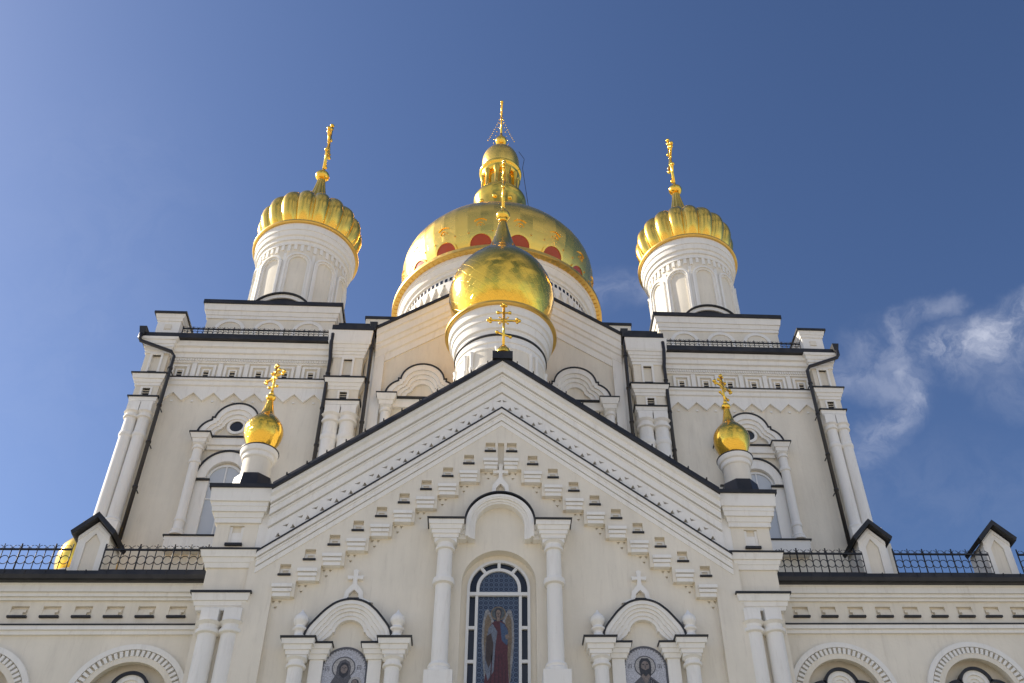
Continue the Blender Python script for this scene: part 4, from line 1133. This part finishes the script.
# corner domes: drum, gilded rim, fluted dome, ribbed neck, orb, cross
def corner_dome(sx):
    X, Y = 11.60 * sx, 13.8
    d = MB()
    zb, zr = 39.2, 47.0
    RD = 2.45
    d.lathe([(RD, zb), (RD + .06, 45.55)], X, Y, 64, 0, cap=False)
    d.lathe([(2.52, 45.55), (2.60, 45.56), (2.60, 45.85), (2.70, 45.86), (2.71, 46.12), (2.80, 46.16), (2.86, 46.5), (2.90, 46.5), (2.92, 46.98), (2.4, 46.98)], X, Y, 64, 1, cap=False)
    drum_arches(d, X, Y, RD + .03, 10, .70, zb, 44.1, .22, 1, .20, PI / 10 + .1, 2)
    for i in range(10):
        a = 2 * PI * i / 10 + .1
        d.band([(-.075, zb), (-.075, 44.9)], [(.075, zb), (.075, 44.9)], .07, -.03, 1, cyl(X, Y, a, RD + .04))
    n = 44
    for i in range(n):                # hanging dentil arcade
        a = 2 * PI * i / n
        d.band([(-.12, 45.05 + (.12 if i % 2 else 0)), (-.12, 45.55)], [(.05, 45.05 + (.12 if i % 2 else 0)), (.05, 45.55)], .09, -.02, 1, cyl(X, Y, a, RD + .04))
    do = finish(d.build('onion_dome', [CREAM, WHITE], CA))
    k = MB(); k.lathe([(3.1, 39.52), (2.9, 39.9), (2.47, 40.2)], X, Y, 48); k.build('drum_skirt', PALE_BOUNCE, do)
    k = MB(); k.lathe([(2.88, 46.98), (3.04, 46.98), (3.09, 47.04), (3.09, 47.14), (3.0, 47.22), (2.5, 47.28), (2.5, 46.99)], X, Y, 72, cap=False); finish(k.build('rim', GOLDRIM, do))
    k = MB()
    P = spline([(2.10, 47.20), (2.52, 47.55), (2.86, 48.1), (3.05, 48.75), (3.08, 49.25), (2.96, 49.8), (2.58, 50.3), (2.02, 50.72), (1.45, 51.08), (1.02, 51.35), (.78, 51.65)], 6)
    nl = 18
    def lobes(a, t):
        s_ = abs(math.sin(nl * a / 2))
        return .885 + .115 * (s_ ** .6) if t < .95 else .95
    k.lathe(P, X, Y, nl * 10, rf=lobes); k.build('dome', GOLDMELON, do)
    k = MB()
    k.lathe(spline([(1.62, 50.62), (1.22, 51.1), (.84, 51.8), (.54, 52.7), (.34, 53.7), (.25, 54.4)], 5), X, Y, 72, rf=lambda a, t: .86 + .14 * abs(math.sin(6 * a)))
    for i in range(10):
        a = 2 * PI * i / 10
        mp = cyl(X, Y, a, .82)
        k.ball((X + 1.2 * math.cos(a), Y + 1.2 * math.sin(a), 51.15), .13, n=10)
    k.build('neck', GOLD, do)
    k = MB(); k.ball((X, Y, 54.8), .45, n=24, sz=.85); k.lathe([(.2, 55.1), (.12, 55.4), (.08, 55.6)], X, Y, 14); k.build('orb', GOLD, do)
    cross(4.9, 2.2, .095, (X, Y, 55.15), 96 if sx < 0 else 85, do)
for sx in (-1, 1): corner_dome(sx)

# main dome with lantern
def main_dome():
    X, Y = 0.0, 24.5
    d = MB()
    d.lathe([(6.5, 36.0), (6.5, 50.35)], X, Y, 96, 0, cap=False)
    d.lathe([(6.52, 50.35), (6.60, 50.36), (6.60, 50.98), (6.72, 51.0), (6.76, 51.2), (6.90, 51.26), (7.06, 51.7), (7.12, 51.72), (7.14, 52.0), (6.0, 52.0)], X, Y, 96, 1, cap=False)
    drum_arches(d, X, Y, 6.5, 16, 1.0, 36.5, 47.9, .42, 1, .2, PI / 16, 3)
    n = 60
    for i in range(n):               # hanging teeth
        a = 2 * PI * i / n
        mp = cyl(X, Y, a, 6.5)
        d.band([(-.25, 50.36), (-.25, 50.1), (0, 49.5)], [(.25, 50.36), (.25, 50.1), (.02, 49.5)], .13, -.02, 1, mp)
    do = finish(d.build('main_dome', [CREAM, WHITE], CA))
    k = MB()
    for i in range(112):             # row of dark slots under the moulding
        a = 2 * PI * i / 112
        k.band([(-.10, 50.56), (-.10, 50.84)], [(.10, 50.56), (.10, 50.84)], .115, .0, 0, cyl(X, Y, a, 6.5))
    k.build('slot_course', GLASS, do)
    for i in range(16):
        a = 2 * PI * i / 16 + PI / 16
        if math.sin(a) > .25: continue
        k = MB(); mp = cyl(X, Y, a, 6.5)
        A_ = arch(.58, 36.5, 47.9, 12); k.band(A_, [(0, z) for x, z in A_], .03, -.02, 0, mp); k.build('window', GLASS, do)
        k = MB(); A_ = arch(1.07, 36.5, 47.9, 14); k.band(A_, [(x * .95, 47.9 + (z - 47.9) * .95 if z > 47.9 else z) for x, z in A_], .24, -.02, 0, mp); k.build('flashing', BLACK, do)
    k = MB(); k.lathe([(6.9, 52.0), (7.40, 52.0), (7.52, 52.08), (7.52, 52.34), (7.36, 52.46), (6.6, 52.55), (6.6, 52.01)], X, Y, 120, cap=False)
    for i in range(110):
        a = 2 * PI * i / 110
        k.band([(-.05, 51.97), (-.05, 52.0)], [(.05, 51.97), (.05, 52.0)], -.45, -.05, 0, cyl(X, Y, a, 7.45))
    finish(k.build('rim', GOLDRIM, do))
    # panelled bulb: flat gilded panels round the axis, smooth upwards
    PB = spline([(5.70, 52.40), (6.20, 53.0), (6.62, 53.8), (6.93, 54.8), (7.07, 56.0), (6.98, 56.9), (6.66, 57.6), (6.08, 58.45), (5.36, 59.15), (4.5, 59.8), (3.5, 60.4), (2.6, 60.85), (1.9, 61.15)], 6)
    k = MB(); k.lathe(PB, X, Y, 48, smooth=True, off=PI / 48, jit=.0006)
    b_ = k.build('dome', GOLDPANEL, do)
    for p_ in b_.data.polygons: p_.use_smooth = True
    bm = bmesh.new(); bm.from_mesh(b_.data)
    for e in bm.edges:               # keep the vertical seams crisp so that each panel is flat across
        a_, c_ = e.verts[0].co, e.verts[1].co
        if abs(a_.z - c_.z) > .02: e.smooth = False
    bm.to_mesh(b_.data); bm.free()
    def rz(z):
        for i in range(len(PB) - 1):
            if PB[i][1] <= z <= PB[i + 1][1]:
                t = (z - PB[i][1]) / (PB[i + 1][1] - PB[i][1] + 1e-9); return PB[i][0] + t * (PB[i + 1][0] - PB[i][0])
        return PB[0][0]
    for i in range(16):
        a = 2 * PI * i / 16 + PI / 16
        def mp(u, v, dd, a=a):
            r = rz(v) + dd
            return (X + r * math.cos(a + u / 7.0), Y + r * math.sin(a + u / 7.0), v)
        k = MB()
        A_ = arch(.80, 52.85, 53.40, 18)
        A_ = [(x, 53.42 + (z - 53.42) * .98) for x, z in A_]
        k.band(A_, [(0, 52.85 + (z - 52.85) * .5) for x, z in A_], .075, -.03, 0, mp)
        ko = k.build('red_lunette', RED, do)
        k = MB()
        k.band([(x * 1.16, 53.0 + (z - 53.0) * 1.12) for x, z in A_], A_, .13, -.05, 0, mp)
        # low raised scroll above
        for (uu, vv, rr, w_) in ((0, 55.0, .28, .06),):
            P_ = [(uu + rr * math.cos(R(t)), vv + rr * math.sin(R(t))) for t in range(0, 181, 15)]
            k.band(P_, [(uu + (x - uu) * (1 - w_ / rr), vv + (z - vv) * (1 - w_ / rr)) for x, z in P_], .05, -.05, 0, mp)
        P_ = [(.66 * math.cos(R(t)), 54.9 + .68 * math.sin(R(t))) for t in range(48, 133, 7)]
        k.band(P_, [(x * .93, 54.9 + (z - 54.9) * .94) for x, z in P_], .055, -.05, 0, mp)
        k.build('lunette_frame', GOLDPANEL, ko)
        k = MB()
        for (uu, vv) in ((-.86, 54.5), (.86, 54.5), (0, 55.02)):
            P_ = arcpts(uu, vv, .07, 0, 360, 10)
            k.band(P_, [(uu + (x - uu) * .05, vv + (z - vv) * .05) for x, z in P_], .05, -.05, 0, mp, closed=False)
        k.build('ornament_stud', GOLDRIM, ko)
    # lantern
    k = MB()
    k.lathe(spline([(1.95, 60.9), (1.85, 62.6), (1.95, 64.3), (2.08, 64.9), (2.12, 65.2), (2.06, 65.5), (1.8, 65.7)], 4), X, Y, 64)
    k.lathe(spline([(1.75, 65.6), (1.66, 65.8), (1.72, 66.0), (1.5, 66.2)], 4), X, Y, 64)
    k.lathe([(1.25, 65.7), (1.25, 68.6)], X, Y, 48)
    for i in range(10):
        a = 2 * PI * i / 10 + .1
        k.lathe([(.27, 66.0), (.24, 66.2), (.2, 66.4), (.2, 67.7), (.28, 67.95), (.3, 68.3)], X + 1.36 * math.cos(a), Y + 1.36 * math.sin(a), 12)
        k.band(arch(.30, 66.4, 67.6, 10), arch(.22, 66.4, 67.6, 10), .06, -.02, 0, cyl(X, Y, a + PI / 10, 1.25))
        k.ball((X + 1.92 * math.cos(a), Y + 1.92 * math.sin(a), 64.0), .2, n=10)
    k.lathe(spline([(1.4, 68.2), (1.52, 68.35), (1.58, 68.6), (1.72, 68.75), (1.75, 68.95), (1.62, 69.1), (1.4, 69.15)], 4), X, Y, 64)
    finish(k.build('lantern', GOLD, do))
    k = MB(); k.lathe(spline([(1.30, 69.1), (1.46, 69.5), (1.54, 70.1), (1.50, 70.7), (1.32, 71.3), (.95, 71.85), (.6, 72.2), (.32, 72.5), (.24, 72.9)], 5), X, Y, 64); k.build('lantern_dome', GOLDPANEL, do)
    k = MB(); k.ball((X, Y, 73.4), .50, n=24); k.lathe([(.25, 73.75), (.14, 74.15), (.09, 74.5)], X, Y, 14); k.build('orb', GOLD, do)
    cross(5.3, 2.6, .085, (X, Y, 73.7), 90, do)
    k = MB()
    for (dx, dy) in ((1.1, 1.1), (1.1, -1.1), (-1.1, 1.1), (-1.1, -1.1)):
        for i in range(13):
            t = i / 12
            sag = .28 * math.sin(PI * t)
            k.ball((X + dx * t, Y + dy * t, 77.2 - 5.2 * t - sag), .042 if i % 2 else .055, n=6)
    k.build('stay_chain', GOLD, do)
    k = MB(); k.tube([(X + 1.5, Y - .6, 71.3), (X + 1.95, Y - .7, 70.2), (X + 1.8, Y - .7, 69.0), (X + 2.1, Y - .9, 65.5), (X + 2.4, Y - 1.0, 62.3)], .022, 6); k.build('conductor_wire', IRON, do)
main_dome()

# front dome over the porch
def front_dome():
    X, Y = 0.0, 4.5
    d = MB()
    d.lathe([(1.90, 22.0), (1.90, 30.75)], X, Y, 64, 0, cap=False)
    d.lathe([(1.92, 31.18), (1.96, 31.2), (1.98, 31.42), (2.07, 31.46), (2.14, 31.8), (2.19, 31.82), (2.21, 32.08), (2.30, 32.12), (2.34, 32.52), (1.8, 32.52)], X, Y, 72, 1, cap=False)
    d.lathe([(1.90, 30.42), (1.93, 30.44), (1.93, 30.7), (1.98, 30.72), (1.98, 31.04), (1.85, 31.04)], X, Y, 64, 1, cap=False)
    drum_arches(d, X, Y, 1.90, 8, .42, 22, 29.2, .12, 1, .07, PI / 2 + PI / 8 - .0, 2)
    for i in range(8):
        for off in (-.09, .09):
            a = 2 * PI * i / 8 + PI / 2 + off
            d.lathe([(.075, 25.0), (.075, 29.45), (.105, 29.5), (.105, 29.62), (.07, 29.66), (.09, 30.25), (.13, 30.42)], X + 1.93 * math.cos(a), Y + 1.93 * math.sin(a), 10, 1)
    do = finish(d.build('onion_dome', [CREAM, WHITE], CA))
    k = MB(); k.lathe([(1.9, 31.041), (2.03, 31.041), (2.03, 31.14), (1.9, 31.18)], X, Y, 72, cap=False); k.build('flashing', BLACK, do)
    k = MB()
    for i in range(8):
        a = 2 * PI * i / 8 + PI / 2 + PI / 8
        A_ = arch(.30, 22, 29.2, 12); k.band(A_, [(0, z) for x, z in A_], .02, -.02, 0, cyl(X, Y, a, 1.90))
    k.build('blind_arcade', CREAM, do)
    k = MB(); k.lathe([(2.3, 32.521), (2.44, 32.521), (2.50, 32.57), (2.50, 32.66), (2.42, 32.74), (2.0, 32.80), (2.0, 32.53)], X, Y, 90, cap=False); finish(k.build('rim', GOLDRIM, do))
    k = MB()
    P = spline([(1.40, 32.70), (1.78, 33.1), (2.06, 33.6), (2.28, 34.2), (2.41, 34.85), (2.42, 35.30), (2.30, 35.9), (2.08, 36.42), (1.78, 36.92), (1.42, 37.38), (1.06, 37.80), (.80, 38.18), (.60, 38.68), (.44, 39.25), (.31, 39.85), (.22, 40.28), (.15, 40.62)], 3)
    k.lathe(P, X, Y, 46, smooth=True, twist=1.0, jit=.0050); k.build('dome', GOLDLEAF, do)
    k = MB(); k.ball((X, Y, 40.95), .36, n=24, sz=.9)
    k.lathe([(.2, 40.5), (.24, 40.6), (.2, 40.7)], X, Y, 20); k.lathe([(.14, 41.2), (.08, 41.5), (.06, 41.7)], X, Y, 12)
    k.build('orb', GOLD, do)
    for i in range(8):               # small pointed leaf ornaments at the foot of the neck
        a = 2 * PI * i / 8 + PI / 2
        k = MB()
        k.band([(-.10, 37.85), (-.14, 38.05), (0, 38.5)], [(.10, 37.85), (.14, 38.05), (.02, 38.5)], .02 , -.3, 0, lambda u, v, dd, a=a: (X + (.90 - (v - 37.9) * .36 + dd) * math.cos(a + u), Y + (.90 - (v - 37.9) * .36 + dd) * math.sin(a + u), v))
        k.build('neck_leaf', GOLD, do)
    cross(4.0, 2.0, .075, (X, Y, 41.2), 90, do)
front_dome()

# floodlights standing on the porch roof edge
for s in (1, -1):
    t = thing('floodlight', 'small dark floodlight on the %s slope of the front gable' % ('left' if s < 0 else 'right'), 'floodlight', (s * 2.75, -.1, ZA - SL * 2.75), 'floodlights on the gable roof')
    k = MB(); k.box(-.16, .16, -.14, .14, .06, .30); k.build('housing', IRON, t)
    k = MB(); k.box(-.14, .14, -.16, -.141, .09, .27); k.build('lens', GLASS, t)
    k = MB(); k.box(-.03, .03, -.04, .04, -.12, .059); k.build('bracket', IRON, t)
